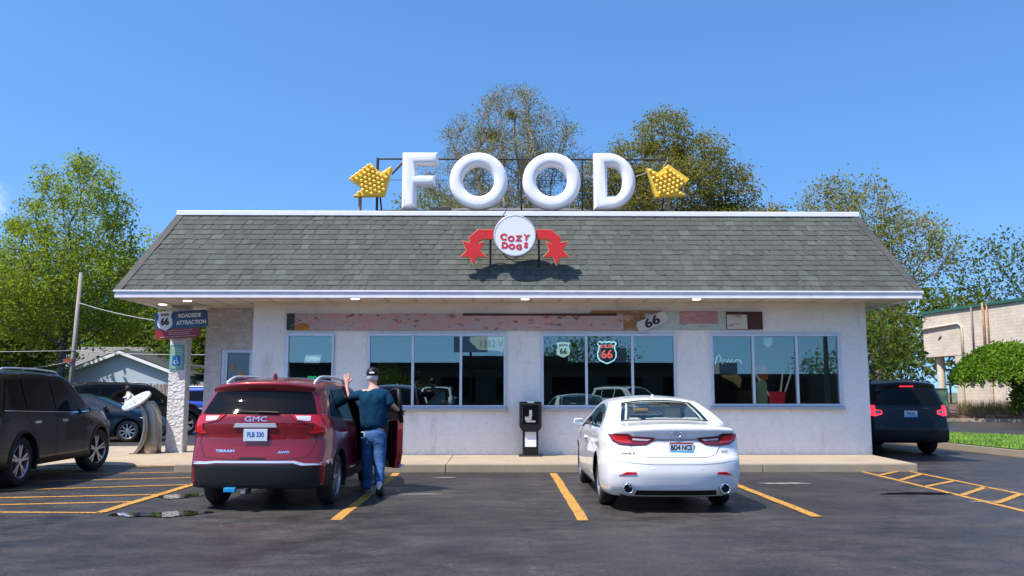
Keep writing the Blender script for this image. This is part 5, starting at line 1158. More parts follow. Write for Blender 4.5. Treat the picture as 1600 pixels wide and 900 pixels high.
sj = [(J(-1.92, 13.09, .90), (.222, .160)), (J(-1.925, 13.11, 1.12), (.228, .160)), (J(-1.94, 13.14, 1.34), (.245, .160)), (J(-1.95, 13.17, 1.47), (.165, .125)), (J(-1.96, 13.195, 1.565), (.092, .085)),
      (J(-2.13, 13.17, 1.475), .092), (J(-2.24, 13.21, 1.455), .082), (J(-2.335, 13.24, 1.425), .075), (J(-1.76, 13.17, 1.465), .092), (J(-1.70, 13.13, 1.38), .082), (J(-1.655, 13.10, 1.29), .074)]
skin('shirt', [(J(-1.92, 13.085, .84), (.225, .16))]+sj[1:] and sj, [(0, 1), (1, 2), (2, 3), (3, 4), (3, 5), (5, 6), (6, 7), (3, 8), (8, 9), (9, 10)], mat('teal_shirt', (.008, .050, .100), .95, spec=.08, col2=(.005, .032, .066), nscale=5, bump=.05, bscale=5, bdetail=4, stretch=(1.4, 1.4, .7)), man)
skin('collar', [(J(-1.96, 13.195, 1.56), .085), (J(-1.965, 13.21, 1.60), .076)], [(0, 1)], mat('grey_collar', (.25, .32, .36), .8), man, 1)
jj = [(J(-1.92, 13.09, 1.0), (.165, .125)), (J(-1.92, 13.09, .88), (.175, .125)), (J(-2.015, 13.11, .78), .115), (J(-2.02, 13.15, .50), .092), (J(-2.02, 13.19, .25), .080), (J(-2.02, 13.21, .05), .082),
      (J(-1.82, 13.08, .78), .115), (J(-1.82, 13.03, .50), .090), (J(-1.80, 12.90, .30), .078), (J(-1.79, 12.81, .15), .080)]
skin('jeans', jj, [(0, 1), (1, 2), (2, 3), (3, 4), (4, 5), (1, 6), (6, 7), (7, 8), (8, 9)], denim('denim', (.060, .150, .34), (.022, .062, .17)), man)
for (x, y, z, rx) in ((-2.005, 13.32, .05, 0), (-1.785, 12.90, .055, R(-12))):
    sh_ = MB(); sh_.prism([(-.14, -.05), (.15, -.05), (.16, -.02), (.10, .02), (.0, .06), (-.02, .10), (-.13, .10), (-.145, .0)], 'YZ', -.047, .047).build('shoe', mat('shoe_grey', (.20, .20, .20), .7) if rx == 0 else M_black, man, smooth=True, bevel=.022, seg=3)
    o = man.children[-1] if False else [c for c in man.children if c.name.startswith('shoe')][-1]; o.location = J(x, y, z); o.rotation_euler = (rx, 0, 0)
so = MB().lathe([(0, .05), (.12, .046)], 'Z', (0, 0, 0), 16).build('sock', mat('sock_white', (.7, .7, .7), .9), man, smooth=True); so.location = J(-1.788, 12.815, .10)
cp = MB().lathe([(-.03, .098), (.0, .102), (.04, .100), (.075, .085), (.10, .055), (.112, .015), (.113, 0)], 'Z', (0, 0, 0), 28).build('cap', M_black, man, smooth=True); cp.location = J(-1.98, 13.235, 1.785); cp.scale = (.92, 1.08, 1); cp.rotation_euler = (R(-6), 0, 0)
MB().prism([(.085*math.cos(a), .09+.085*math.sin(a)) for a in [math.pi*k/10 for k in range(11)]], 'XY', -.025, -.015).build('visor', M_black, cp)
MB().box(-.035, .045, -.104, -.098, .0, .022).build('cap_patch', M_letter, cp, bevel=.002)
hr = MB().lathe([(-.075, .070), (-.05, .086), (-.02, .094), (.01, .095)], 'Z', (0, 0, 0), 28).build('hair', M_hairw, man, smooth=True); hr.location = J(-1.98, 13.228, 1.765); hr.scale = (.90, 1.02, 1)
for sx in (-1, 1):
    er_ = rbox('ear', J(-1.98+sx*.078, 13.24, 1.72), (.018, .04, .06), M_skin, man, .008)
    tg = MB().tube([(sx*.074, -.02, 0), (sx*.080, .09, .005)], .004, 6).build('glasses', M_black, man); tg.location = J(-1.98, 13.24, 1.735)
fc = MB(); fc.tube([(0, .085, .02), (0, .115, -.015), (0, .09, -.025)], [.008, .015, .009], 8); fc.build('nose', M_skin, man, smooth=True).location = J(-1.98, 13.235, 1.735)
for sx in (-1, 1): rbox('eye', J(-1.98+sx*.032, 13.235+.088, 1.75), (.026, .012, .012), M_letter, man, .004)
rbox('mouth', J(-1.98, 13.235+.082, 1.685), (.045, .01, .008), mat('lip', (.30, .10, .09), .5), man, .003)
# pocket patches on the jeans, keys on the belt
tb = MB(); tb.tube([*[(-.01+.035*math.cos(a), 0, .0+.045*math.sin(a)) for a in [2.2-.45*k for k in range(11)]]], .007, 6); kc = tb.build('belt_chain', M_letter, man, smooth=True); kc.location = J(-2.06, 12.955, .88)
# distant woman by the black SUV
pw = empty('person', (-12.55, 29.3, 0), 0, 'person in a white T-shirt standing behind the steel kiosk among the parked cars', 'person')
b2 = [(Vector((0, 0, .95)), (.13, .10)), (Vector((0, 0, 1.15)), (.12, .09)), (Vector((0, .0, 1.36)), (.15, .10)), (Vector((-.02, 0, 1.45)), (.07, .06)), (Vector((-.05, 0, 1.52)), .05), (Vector((-.08, 0, 1.62)), (.075, .085)), (Vector((-.09, 0, 1.69)), (.06, .07)),
      (Vector((-.10, .16, 1.38)), .05), (Vector((-.02, .20, 1.14)), .04), (Vector((-.16, .16, .98)), .03), (Vector((.06, -.17, 1.38)), .05), (Vector((.08, -.20, 1.13)), .04), (Vector((-.02, -.18, .93)), .03),
      (Vector((.0, .09, .85)), .08), (Vector((.0, .1, .48)), .055), (Vector((.0, .1, .06)), .04), (Vector((-.10, .1, .04)), .035), (Vector((0, -.09, .85)), .08), (Vector((0, -.1, .48)), .055), (Vector((0, -.1, .06)), .04), (Vector((-.10, -.1, .04)), .035)]
e2 = [(0, 1), (1, 2), (2, 3), (3, 4), (4, 5), (5, 6), (3, 7), (7, 8), (8, 9), (3, 10), (10, 11), (11, 12), (0, 13), (13, 14), (14, 15), (15, 16), (0, 17), (17, 18), (18, 19), (19, 20)]
hj, he = hand(pw, b2[12][0], (-.2, 0, -1), (-1, 0, 0), M_skin, 1, .3, 1); b2, e2 = join_j(b2, e2, hj, he, 12)
hj, he = hand(pw, b2[9][0], (-.6, 0, -.8), (-1, 0, 0), M_skin, 1, .3, -1); b2, e2 = join_j(b2, e2, hj, he, 9)
skin('body', b2, e2, M_skin, pw)
skin('shirt', [(Vector((0, 0, .92)), (.165, .13)), (Vector((0, 0, 1.15)), (.15, .115)), (Vector((0, 0, 1.34)), (.18, .125)), (Vector((-.02, 0, 1.44)), (.09, .08)), (Vector((-.10, .16, 1.37)), .068), (Vector((-.07, .19, 1.24)), .062), (Vector((.06, -.17, 1.37)), .068), (Vector((.075, -.19, 1.24)), .062)],
     [(0, 1), (1, 2), (2, 3), (3, 4), (4, 5), (3, 6), (6, 7)], mat('white_tshirt', (.75, .75, .74), .85), pw)
skin('trousers', [(Vector((0, 0, .96)), (.14, .11)), (Vector((0, 0, .86)), (.15, .11)), (Vector((0, .09, .72)), .09), (Vector((0, .1, .1)), .06), (Vector((0, -.09, .72)), .09), (Vector((0, -.1, .1)), .06)], [(0, 1), (1, 2), (2, 3), (1, 4), (4, 5)], M_black, pw)
hb = MB().lathe([(-.10, .06), (-.05, .092), (.0, .10), (.05, .088), (.085, .05), (.095, 0)], 'Z', (0, 0, 0), 20).build('hair', M_hairb, pw, smooth=True); hb.location = (-.065, 0, 1.64); hb.scale = (1, .95, 1)
# ------------------------------------------------------------------ trees
L_spring = leaf_mat('leaf_spring', (.14, .20, .030), (.34, .41, .075), .5)
L_mid = leaf_mat('leaf_mid', (.055, .092, .018), (.150, .205, .040), .42)
L_olive = leaf_mat('leaf_olive', (.135, .145, .035), (.30, .26, .07), .5)
L_bud = leaf_mat('leaf_bud', (.17, .17, .06), (.30, .29, .11), .45)
L_pale = leaf_mat('leaf_pale', (.14, .155, .04), (.29, .29, .09), .45)
L_bush = leaf_mat('leaf_bush', (.085, .17, .018), (.22, .38, .045), .45)
def quadmesh(name, V, nper, m, parent, tint=None):
    n = len(V)//nper; me = bpy.data.meshes.new(name); me.vertices.add(len(V)); me.vertices.foreach_set('co', np.asarray(V, dtype=np.float32).ravel())
    me.loops.add(n*nper); me.loops.foreach_set('vertex_index', np.arange(n*nper, dtype=np.int32)); me.polygons.add(n)
    me.polygons.foreach_set('loop_start', np.arange(0, n*nper, nper, dtype=np.int32)); me.update(calc_edges=True)
    if tint is not None: at = me.attributes.new('tint', 'FLOAT', 'FACE'); at.data.foreach_set('value', np.asarray(tint, dtype=np.float32))
    me.materials.append(m); return link(bpy.data.objects.new(name, me), parent)
def crown_pts(rng, blobs, n, zmin):
    vol = np.array([b[3]*b[4]*b[5] for b in blobs]); pr = vol/vol.sum(); out = []
    for i in rng.choice(len(blobs), n, p=pr):
        cx, cy, cz, rx, ry, rz = blobs[i]; d = rng.normal(size=3); d /= np.linalg.norm(d); r = rng.uniform(.25, 1)**.45
        p = np.array([cx+d[0]*r*rx, cy+d[1]*r*ry, cz+d[2]*r*rz])
        if p[2] > zmin: out.append(p)
    return np.array(out)
def colonize(rng, attr, start, step, infl, kill, iters=120):
    nodes = [np.array(s_, float) for s_ in start]; par = [-1]+list(range(len(start)-1)); A = attr.copy()
    near = np.full(len(A), 1e9); nid = np.zeros(len(A), int); done = 0
    for it in range(iters):
        new = np.array(nodes[done:])
        if len(new):
            d = np.linalg.norm(A[:, None, :]-new[None], axis=2); k = d.argmin(1); dm = d[np.arange(len(A)), k]; u = dm < near; near[u] = dm[u]; nid[u] = k[u]+done
        done = len(nodes); keep = near > kill; A = A[keep]; near = near[keep]; nid = nid[keep]
        if len(A) == 0: break
        act = near < infl
        if not act.any(): act = near <= near.min()+.01
        P = np.array(nodes); V = A[act]-P[nid[act]]; V /= np.linalg.norm(V, axis=1)[:, None]; acc = {}
        for i, v in zip(nid[act], V): acc[i] = acc.get(i, 0)+v
        for i, v in acc.items():
            v = v/max(1e-6, np.linalg.norm(v))+rng.normal(0, .12, 3)+np.array([0, 0, .04]); v /= np.linalg.norm(v); nodes.append(P[i]+v*step); par.append(i)
        if len(nodes) > 6000: break
    return np.array(nodes), np.array(par)
TREEC = {}
def tree(name, label, base, blobs, trunk_h, seed, leafm, barkm=None, r0=.22, n=900, step=.45, infl=2.2, kill=.55, lpn=9, lsz=.13, spread=.38, tipr=.008, group=None, cat='tree', rmin_leaf=3, lean=(0, 0), power=2.3, twig=0):
    rng = np.random.default_rng(seed); A = crown_pts(rng, blobs, n, trunk_h*.55)
    k = max(2, int(trunk_h/step)); start = [(lean[0]*i/k, lean[1]*i/k, trunk_h*i/k) for i in range(k+1)]
    P, par = colonize(rng, A, start, step, infl, kill); N_ = len(P)
    ch = np.zeros(N_, int)
    for p in par[1:]: ch[p] += 1
    rad = np.zeros(N_); acc = np.zeros(N_)
    for i in range(N_-1, -1, -1):
        rr_ = max(tipr, acc[i]**(1/power)) if acc[i] > 0 else tipr; rad[i] = rr_
        if par[i] >= 0: acc[par[i]] += rr_**power
    rad *= min(1.5, r0/rad[0]) if rad[0] > 0 else 1; rad = np.maximum(rad, tipr); rad[0] *= 1.25
    root = empty(name, base, 0, label, cat, group); V = []
    for i in range(1, N_):
        a = P[par[i]]; b = P[i]; d = b-a; l = np.linalg.norm(d)
        if l < 1e-6: continue
        d /= l; u = np.cross(d, [0, 0, 1.0] if abs(d[2]) < .9 else [1.0, 0, 0]); u /= np.linalg.norm(u); w_ = np.cross(d, u); m_ = 7 if rad[i] > .06 else 4
        ra, rb = min(rad[par[i]], rad[i]*1.35), rad[i]
        for q in range(m_):
            t0 = 2*math.pi*q/m_; t1 = 2*math.pi*(q+1)/m_; c0 = u*math.cos(t0)+w_*math.sin(t0); c1 = u*math.cos(t1)+w_*math.sin(t1); V += [a+c0*ra, a+c1*ra, b+d*rb*.3+c1*rb, b+d*rb*.3+c0*rb]
    tip = np.where((rad < np.quantile(rad, .9)))[0]; tip = tip[P[tip][:, 2] > trunk_h*.8]
    if twig:                                    # fine twigs bristling from the outer branches
        idx = np.repeat(tip, twig); m_ = len(idx); d = rng.normal(size=(m_, 3)); d[:, 2] += .5; d /= np.linalg.norm(d, axis=1)[:, None]; ln = rng.uniform(.25, .75, m_)[:, None]
        a = P[idx]; s_ = np.cross(d, rng.normal(size=(m_, 3))); s_ /= np.linalg.norm(s_, axis=1)[:, None]; s_ *= .010
        q = np.stack([a-s_, a+s_, a+d*ln+s_*.3, a+d*ln-s_*.3], 1).reshape(-1, 3); V = np.concatenate([np.array(V), q])
    tr = quadmesh('trunk', V, 4, barkm or M_bark, root)
    # leaves
    clump = rng.uniform(.25, 1.75, len(tip)); cnt = rng.poisson(lpn*clump); idx = np.repeat(tip, cnt); m_ = len(idx); c = P[idx]+rng.normal(0, spread, (m_, 3))*np.array([1, 1, .7])
    nn = rng.normal(size=(m_, 3)); nn[:, 2] += .6; nn /= np.linalg.norm(nn, axis=1)[:, None]; u = np.cross(nn, rng.normal(size=(m_, 3))); u /= np.linalg.norm(u, axis=1)[:, None]; w_ = np.cross(nn, u)
    sz = lsz*rng.uniform(.55, 1.3, m_)[:, None]; V = np.stack([c-u*sz*.9, c-w_*sz*.45, c+u*sz*.9, c+w_*sz*.45], 1).reshape(-1, 3)
    noise_ = rng.normal(.0, .13, len(tip)); tn = np.clip(np.repeat(noise_, cnt)+rng.uniform(.2, .8, m_), 0, 1)
    quadmesh('crown', V, 4, leafm, root, tn); return root
T = 'green trees beyond the side lot'
tree('maple_tree', 'tall bright green spring tree with a dark forked trunk at the far left', (-22.6, 44.5, 0), [(.3, 0, 9.6, 2.9, 3.2, 4.3), (0, 0, 7.2, 4.4, 4.2, 3.2), (-1.5, 0, 6.2, 3.8, 3.6, 2.3), (1.8, 0, 6.2, 3.3, 3.4, 2.4)], 4.0, 21, L_spring, r0=.30, n=2200, step=.38, kill=.45, infl=2.0, lpn=36, lsz=.095, spread=.30)
tree('leafy_tree', 'mid green tree behind the left end of the mansard roof', (-21.5, 66, 0), [(0, 0, 7.4, 3.2, 3, 2.8), (1.2, 0, 5.0, 3.8, 3, 2.6), (-2, 0, 5.2, 3, 3, 2.5)], 3.2, 22, L_mid, r0=.26, n=1300, lpn=16, lsz=.18, spread=.5)
tree('leafy_tree', 'thin pale green treetop just left of the roof corner', (-25.6, 63, 0), [(-.8, 0, 10.8, 2.2, 2.6, 2.6), (1.6, 0, 10.4, 2.0, 2.4, 2.2), (0, 0, 7.4, 3.6, 3, 2.2)], 4.2, 23, L_spring, r0=.22, n=900, lpn=8, lsz=.18, spread=.5)
tree('leafy_tree', 'broad green tree filling in low behind the tall one at the far left', (-33.5, 54, 0), [(0, 0, 6.0, 5, 4, 4.0), (2, 0, 4.5, 5, 4, 2.8)], 3.0, 24, L_mid, r0=.25, n=1200, lpn=18, lsz=.20, spread=.6)
tree('leafy_tree', 'dense green tree behind the pale garage gable', (-27.0, 72, 0), [(0, 0, 6.5, 7, 4, 4.6), (3, 0, 5, 6, 4, 3.5)], 3.0, 25, L_mid, r0=.3, n=900, step=.55, infl=2.8, lpn=14, lsz=.26, spread=.8)
tree('leafy_tree', 'dense green tree seen between the navy panel sign and the stone wall', (-18.0, 62, 0), [(0, 0, 6.0, 4.5, 4, 4.4), (-3, 0, 4.5, 4, 4, 3.0)], 3.0, 26, L_mid, r0=.3, n=700, lpn=14, lsz=.24, spread=.7)
tree('leafy_tree', 'green tree far off between the two left-hand houses', (-41, 74, 0), [(0, 0, 6.5, 7, 4, 5.0), (5, 0, 5, 6, 4, 4)], 3.0, 27, L_spring, r0=.3, n=700, step=.55, infl=2.8, lpn=14, lsz=.27, spread=.8)
tree('bald_cypress_tree', 'nearly bare spreading tree behind the letters FOOD', (.35, 41.5, 0), [(0, 0, 15.3, 1.7, 1.8, 1.5), (-2.1, .3, 13.9, 1.4, 1.5, 1.4), (2.0, -.3, 14.0, 1.5, 1.5, 1.5), (-3.2, 0, 11.7, 1.3, 1.4, 1.1), (3.3, 0, 12.2, 1.2, 1.4, 1.2), (0, 0, 12.4, 2.6, 2.6, 2.0), (-.5, 0, 10.0, 3.2, 3.2, 1.4), (3.1, 0, 9.9, 1.5, 1.6, .9), (0, 0, 8.0, 3.6, 3.6, 1.2)], 6.8, 31, L_bud, M_bark2, r0=.27, n=3600, step=.28, infl=1.5, kill=.30, lpn=20, lsz=.055, spread=.24, tipr=.007, twig=3)
tree('cypress_tree', 'olive green feathery tree behind the right yellow arrow', (8.6, 43.5, 0), [(-.1, 0, 14.8, 1.5, 1.6, 1.5), (-1.9, .4, 13.4, 1.4, 1.5, 1.3), (1.7, -.3, 13.6, 1.6, 1.6, 1.3), (.2, 0, 11.8, 2.8, 2.8, 2.0), (-3.7, 0, 12.4, 1.4, 1.5, 1.2), (-3.0, 0, 10.6, 1.6, 1.6, 1.2), (3.2, .3, 12.0, 1.7, 1.6, 1.4), (4.8, 0, 10.0, 1.5, 1.6, 1.3), (-2.2, 0, 9.9, 2.8, 2.6, 1.7), (2.3, 0, 9.2, 3.2, 2.8, 1.8), (5.0, 0, 7.8, 1.3, 1.4, .9)], 5.5, 32, L_olive, M_bark2, r0=.30, n=3400, step=.34, infl=1.7, kill=.34, lpn=36, lsz=.085, spread=.26, twig=1)
tree('treetop', 'yellow green low treetop between the letters F and O', (-4.6, 58, 0), [(0, 0, 12.6, 3.4, 3, 3.0), (-2.8, 0, 11.6, 2.0, 2, 2.2), (3, 0, 12.0, 3, 3, 2.6)], 6.5, 33, L_pale, r0=.2, n=900, lpn=26, lsz=.12, spread=.4)
tree('treetop', 'green low treetop in front of the gap between the second O and D', (4.2, 60, 0), [(0, 0, 12.3, 3.6, 3, 3.0), (-2.5, 0, 9.5, 3.5, 3, 3)], 6.5, 34, L_mid, r0=.2, n=900, lpn=26, lsz=.12, spread=.4)
tree('treetop', 'small dark green treetop at the right foot of the olive tree', (18.3, 60, 0), [(0, 0, 12.5, 2.8, 3, 2.3), (-4, 0, 11, 4, 3, 3)], 7, 35, L_mid, r0=.2, n=450, lpn=12, lsz=.18, spread=.4)
tree('budding_tree', 'tall thinly leaved tree rising behind the right roof edge', (19.6, 44.5, 0), [(-1.0, 0, 10.0, 3.0, 3, 3.1), (1.5, 0, 8.9, 3.2, 3.0, 2.2), (-2.4, 0, 11.2, 1.6, 2, 1.6), (-1.6, 0, 5.6, 3.4, 3, 2.6)], 3.2, 36, L_pale, M_bark2, r0=.24, n=2000, step=.36, infl=1.8, kill=.42, lpn=17, lsz=.10, spread=.32, twig=1)
tree('leafy_tree', 'dark low spreading tree above the navy SUV', (17.8, 40.5, 0), [(-.4, 0, 4.2, 2.3, 2.2, 2.4), (-2.2, 0, 3.6, 2.4, 2.4, 2.2), (.7, 0, 2.9, 1.7, 2.0, 1.7)], 1.6, 37, L_mid, r0=.18, n=700, lpn=11, lsz=.15, spread=.4)
tree('leafy_tree', 'loose tree with a bare limb above the flat roof at the far right', (38.0, 64, 0), [(0, 0, 10.5, 3.5, 3, 3.2), (3, 0, 9.5, 4.2, 3, 4.0), (-3, 0, 8.5, 2.2, 2.4, 1.8)], 5.0, 38, L_mid, r0=.3, n=800, lpn=6, lsz=.18, spread=.45)
tree('leafy_tree', 'far tree glimpsed beneath the overhang of the cream building', (31, 76, 0), [(0, 0, 6, 6, 4, 4.5)], 3.0, 39, L_mid, r0=.3, n=500, step=.55, infl=2.8, lpn=12, lsz=.26, spread=.7)
for i, (x, y, s_) in enumerate([(-55, 85, 8), (-8, 80, 7), (16, 84, 8), (46, 88, 9)]):
    tree('leafy_tree', ['far green tree at the left edge of the skyline', 'far green tree hidden mostly by the diner', 'far green tree low behind the navy SUV', 'far green tree behind the cream building'][i], (x, y, 0), [(0, 0, s_*.8, s_, 5, s_*.6)], 3, 50+i, L_mid, r0=.3, n=400, step=.7, infl=3.5, kill=.9, lpn=14, lsz=.34, spread=1.0)
# umbrella-shaped bush by the cream building
def bush(name, label, base, seed):
    rng = np.random.default_rng(seed); root = empty(name, base, 0, label, 'bush')
    A = []
    for _ in range(2600):
        a = rng.uniform(0, 2*math.pi); r = math.sqrt(rng.random()); x = r*2.75*math.cos(a); y = r*2.4*math.sin(a); zt = 3.65-1.75*r**2.4; A.append((x, y, zt-abs(rng.normal(0, .16))))
    for _ in range(1100):
        a = rng.uniform(0, 2*math.pi); r = math.sqrt(rng.random())*.5; A.append((1.4+r*2.4*math.cos(a), r*2.4*math.sin(a), rng.uniform(.3, 2.8)))
    A = np.array(A); P, par = colonize(rng, A, [(.6, 0, 0), (.55, 0, .3), (.4, 0, .6), (.2, 0, .85)], .22, 1.5, .26)
    N_ = len(P); V = []
    nch = np.zeros(N_)
    for i in range(N_-1, 0, -1): nch[par[i]] += nch[i]+1
    rad = .006+.11*(nch/nch.max())**.5
    for i in range(1, N_):
        a = P[par[i]]; b = P[i]; d = b-a; d /= max(1e-6, np.linalg.norm(d)); u = np.cross(d, [0, 0, 1.0] if abs(d[2]) < .9 else [1.0, 0, 0]); u /= np.linalg.norm(u); w_ = np.cross(d, u)
        for q in range(4):
            c0 = u*math.cos(q*math.pi/2)+w_*math.sin(q*math.pi/2); c1 = u*math.cos((q+1)*math.pi/2)+w_*math.sin((q+1)*math.pi/2); V += [a+c0*rad[par[i]], a+c1*rad[par[i]], b+c1*rad[i], b+c0*rad[i]]
    quadmesh('stem', V, 4, M_bark, root)
    idx = np.repeat(np.arange(len(A)), 8); m_ = len(idx); c = A[idx]+rng.normal(0, .10, (m_, 3)); nn = rng.normal(size=(m_, 3)); nn[:, 2] += .5; nn /= np.linalg.norm(nn, axis=1)[:, None]
    u = np.cross(nn, rng.normal(size=(m_, 3))); u /= np.linalg.norm(u, axis=1)[:, None]; w_ = np.cross(nn, u); sz = .085*rng.uniform(.6, 1.3, m_)[:, None]
    quadmesh('foliage', np.stack([c-u*sz, c-w_*sz*.55, c+u*sz, c+w_*sz*.55], 1).reshape(-1, 3), 4, L_bush, root, np.clip(rng.normal(.5, .22, m_), 0, 1))
bush('flat_topped_bush', 'big bright green umbrella shaped bush in front of the cream building', (26.0, 43.9, .3), 61)
# ------------------------------------------------------------------ cream building at the right
cbd = empty('cream_building', (27.7, 56, 0), 0, 'flat roofed cream block building with green coping and rust stained pipe', 'building')
Aw = Vector((27.7, 56)); Bw = Vector((31.4, 29.5)); dv = (Bw-Aw).normalized(); nv = Vector((dv.y, -dv.x))
if nv.x < 0: nv = -nv
def wallp(s0, s1, t0, t1): return [tuple(Aw+dv*s0+nv*t0-Vector((27.7, 56))), tuple(Aw+dv*s1+nv*t0-Vector((27.7, 56))), tuple(Aw+dv*s1+nv*t1-Vector((27.7, 56))), tuple(Aw+dv*s0+nv*t1-Vector((27.7, 56)))]
M_cb = mat('cream_block', (.66, .58, .48), .85, noise=.10, nscale=1.2, bump=.02, bscale=18); t, b_ = nodes(M_cb); o_ = N(t, 'ShaderNodeTexCoord').outputs['Object']
base_ = b_.inputs['Base Color'].links[0].from_socket; sx_ = N(t, 'ShaderNodeSeparateXYZ'); t.links.new(o_, sx_.inputs[0]); cb_ = N(t, 'ShaderNodeCombineXYZ'); t.links.new(sx_.outputs['Y'], cb_.inputs[0]); t.links.new(sx_.outputs['Z'], cb_.inputs[1])
br_ = N(t, 'ShaderNodeTexBrick'); br_.inputs['Scale'].default_value = 1; br_.inputs['Brick Width'].default_value = .6; br_.inputs['Row Height'].default_value = .2; br_.inputs['Mortar Size'].default_value = .012
br_.inputs['Color1'].default_value = (1, 1, 1, 1); br_.inputs['Color2'].default_value = (.9, .9, .9, 1); br_.inputs['Mortar'].default_value = (.78, .76, .73, 1); t.links.new(cb_.outputs[0], br_.inputs['Vector']); t.links.new(mix(t, base_, br_.outputs['Color'], 1.0, 'MULTIPLY'), b_.inputs['Base Color'])
HB = 6.55
mb = MB(); mb.prism(wallp(0, 27, 0, 14), 'XY', 3.75, HB); mb.prism(wallp(3.0, 27, .02, 13.9), 'XY', .1, 3.748); mb.build('wall', M_cb, cbd)
MB().prism(wallp(-.12, 27.1, -.12, 14.1), 'XY', HB, HB+.16).build('coping', mat('green_coping', (.03, .12, .08), .5), cbd)
def at_w(s_, t_): p = Aw+dv*s_+nv*t_-Vector((27.7, 56)); return p
p = at_w(.9, .5); mb = MB(); mb.lathe([(.1, .24), (3.75, .24)], 'Z', (p.x, p.y, 0), 16); mb.build('column', M_cb, cbd, smooth=True)
for k, s_ in enumerate((3.6, 6.1, 8.4)):
    p = at_w(s_, -.14); MB().box(p.x-.12, p.x+.12, p.y-.16, p.y+.16, .1, 2.7+.0*k).build('pilaster', M_cb, cbd, bevel=.02)
mb = MB(); a_ = at_w(-.3, -.1); b1 = at_w(3.6, -.1); mb.tube([(a_.x, a_.y, 5.55), (b1.x-.0, b1.y, 5.72), (at_w(3.9, -.1).x, at_w(3.9, -.1).y, 5.5), (at_w(3.9, -.1).x, at_w(3.9, -.1).y, 3.3)], .07, 8); mb.build('drain_pipe', mat('cream_pipe', (.62, .55, .46), .5), cbd, smooth=True)
q_ = at_w(5.9, -.1); mb = MB(); mb.tube([(q_.x, q_.y, 3.6), (q_.x, q_.y, HB+.2)], .07, 8); mb.build('rusty_pipe', mat('rust_pipe', (.38, .22, .13), .8, noise=.3), cbd, smooth=True)
q_ = at_w(6.25, -.1); MB().tube([(q_.x, q_.y, 3.6), (q_.x, q_.y, HB+.1)], .04, 8).build('rusty_pipe', MATS['rust_pipe'], cbd, smooth=True)
q_ = at_w(4.9, -.1); MB().tube([(q_.x, q_.y, 3.6), (q_.x, q_.y, HB+.05)], .05, 8).build('conduit', mat('grey_pipe', (.2, .18, .17), .6), cbd, smooth=True)
for s_ in (4.6, 5.4, 6.9): q_ = at_w(s_, -.16); MB().box(q_.x-.08, q_.x+.1, q_.y-.15, q_.y+.15, 2.2, 2.6).build('meter_box', mat('meter_grey', (.35, .33, .30), .6), cbd, bevel=.02)
tf = empty('transformer_box', (25.6, 50.5, .3), 0, 'pale green metal utility box standing under the building overhang', 'utility box')
MB().box(-.45, .45, -.4, .4, 0, 1.35).build('cabinet', mat('utility_green', (.14, .28, .18), .6, noise=.15), tf, bevel=.03); MB().box(-.48, .48, -.43, .43, 1.352, 1.43).build('lid', MATS['utility_green'], tf, bevel=.03)
MB().tube([(.0, 0, 0), (0, 0, .01)], .02).build('bolt', M_dark, tf)
o = MB().lathe([(0, .05), (1.0, .05), (1.05, .03), (1.06, 0)], 'Z', (23.7, 47.4, .3), 12).build('bollard', mat('bollard_tan', (.30, .34, .20), .7), smooth=True); props(o, 'thin olive post in the dry grass left of the utility box', 'post')
# ------------------------------------------------------------------ houses, fence, pole beyond the side lot
def house(name, label, loc, rz, w_, d_, eave, ridge, wm, rm, trim=None, over=.35, extras=None):
    root = empty(name, loc, rz, label, 'house'); h = w_/2
    mb = MB(); mb.box(-h, h, 0, d_, 0, eave); mb.prism([(-h, eave), (h, eave), (0, ridge-.05)], 'XZ', 0, .12); mb.prism([(-h, eave), (h, eave), (0, ridge-.05)], 'XZ', d_-.12, d_); mb.build('wall', wm, root)
    sl = (ridge-eave)/h; mb = MB()
    for sg in (-1, 1):
        x1 = sg*(h+over); z1 = eave-over*sl; mb.add([(0, -over, ridge), (0, d_+over, ridge), (x1, d_+over, z1), (x1, -over, z1), (0, -over, ridge+.12), (0, d_+over, ridge+.12), (x1, d_+over, z1+.12), (x1, -over, z1+.12)], [(0, 1, 2, 3), (4, 7, 6, 5), (0, 3, 7, 4), (3, 2, 6, 7), (1, 5, 6, 2)])
    mb.build('roof', rm, root)
    mb = MB()
    for sg in (-1, 1):
        x1 = sg*(h+over); z1 = eave-over*sl; mb.add([(0, -over-.03, ridge-.16), (0, -over-.03, ridge+.04), (x1, -over-.03, z1+.04), (x1, -over-.03, z1-.16)], [(0, 1, 2, 3)]); mb.add([(0, -over+.01, ridge-.16), (0, -over+.01, ridge+.04), (x1, -over+.01, z1+.04), (x1, -over+.01, z1-.16)], [(3, 2, 1, 0)])
    mb.build('rake_board', trim or M_white, root); return root
M_sid = mat('pale_blue_siding', (.42, .50, .58), .7, bump=.02, bscale=2, stretch=(.01, .01, 4)); M_rg = mat('grey_roof', (.16, .155, .15), .9, noise=.2, nscale=3, stretch=(1, 1, 6)); M_rd = mat('dark_green_roof', (.045, .055, .052), .9, noise=.2, nscale=3)
M_bri = mat('red_brick', (.23, .07, .045), .85, noise=.3, nscale=9); M_tans = mat('tan_siding', (.42, .38, .30), .8)
gh = house('garage', 'pale blue gabled garage behind the parked cars', (-24.6, 56, 0), R(-6), 8.6, 7, 2.55, 4.10, M_sid, M_rd)
MB().box(-1.1, 1.1, -.05, .0, 0, 2.1).build('door', M_white, gh, bevel=.02)
MB().box(4.6, 9.8, 1.0, 6.5, 0, 2.2).build('side_wing', M_tans, gh); mb = MB(); mb.add([(4.0, .6, 3.3), (10.2, .4, 2.25), (10.2, 7, 2.25), (4.0, 7, 3.3), (4.0, .6, 3.2), (10.2, .4, 2.15)], [(0, 1, 2, 3), (0, 4, 5, 1)]); mb.build('side_roof', M_rd, gh)
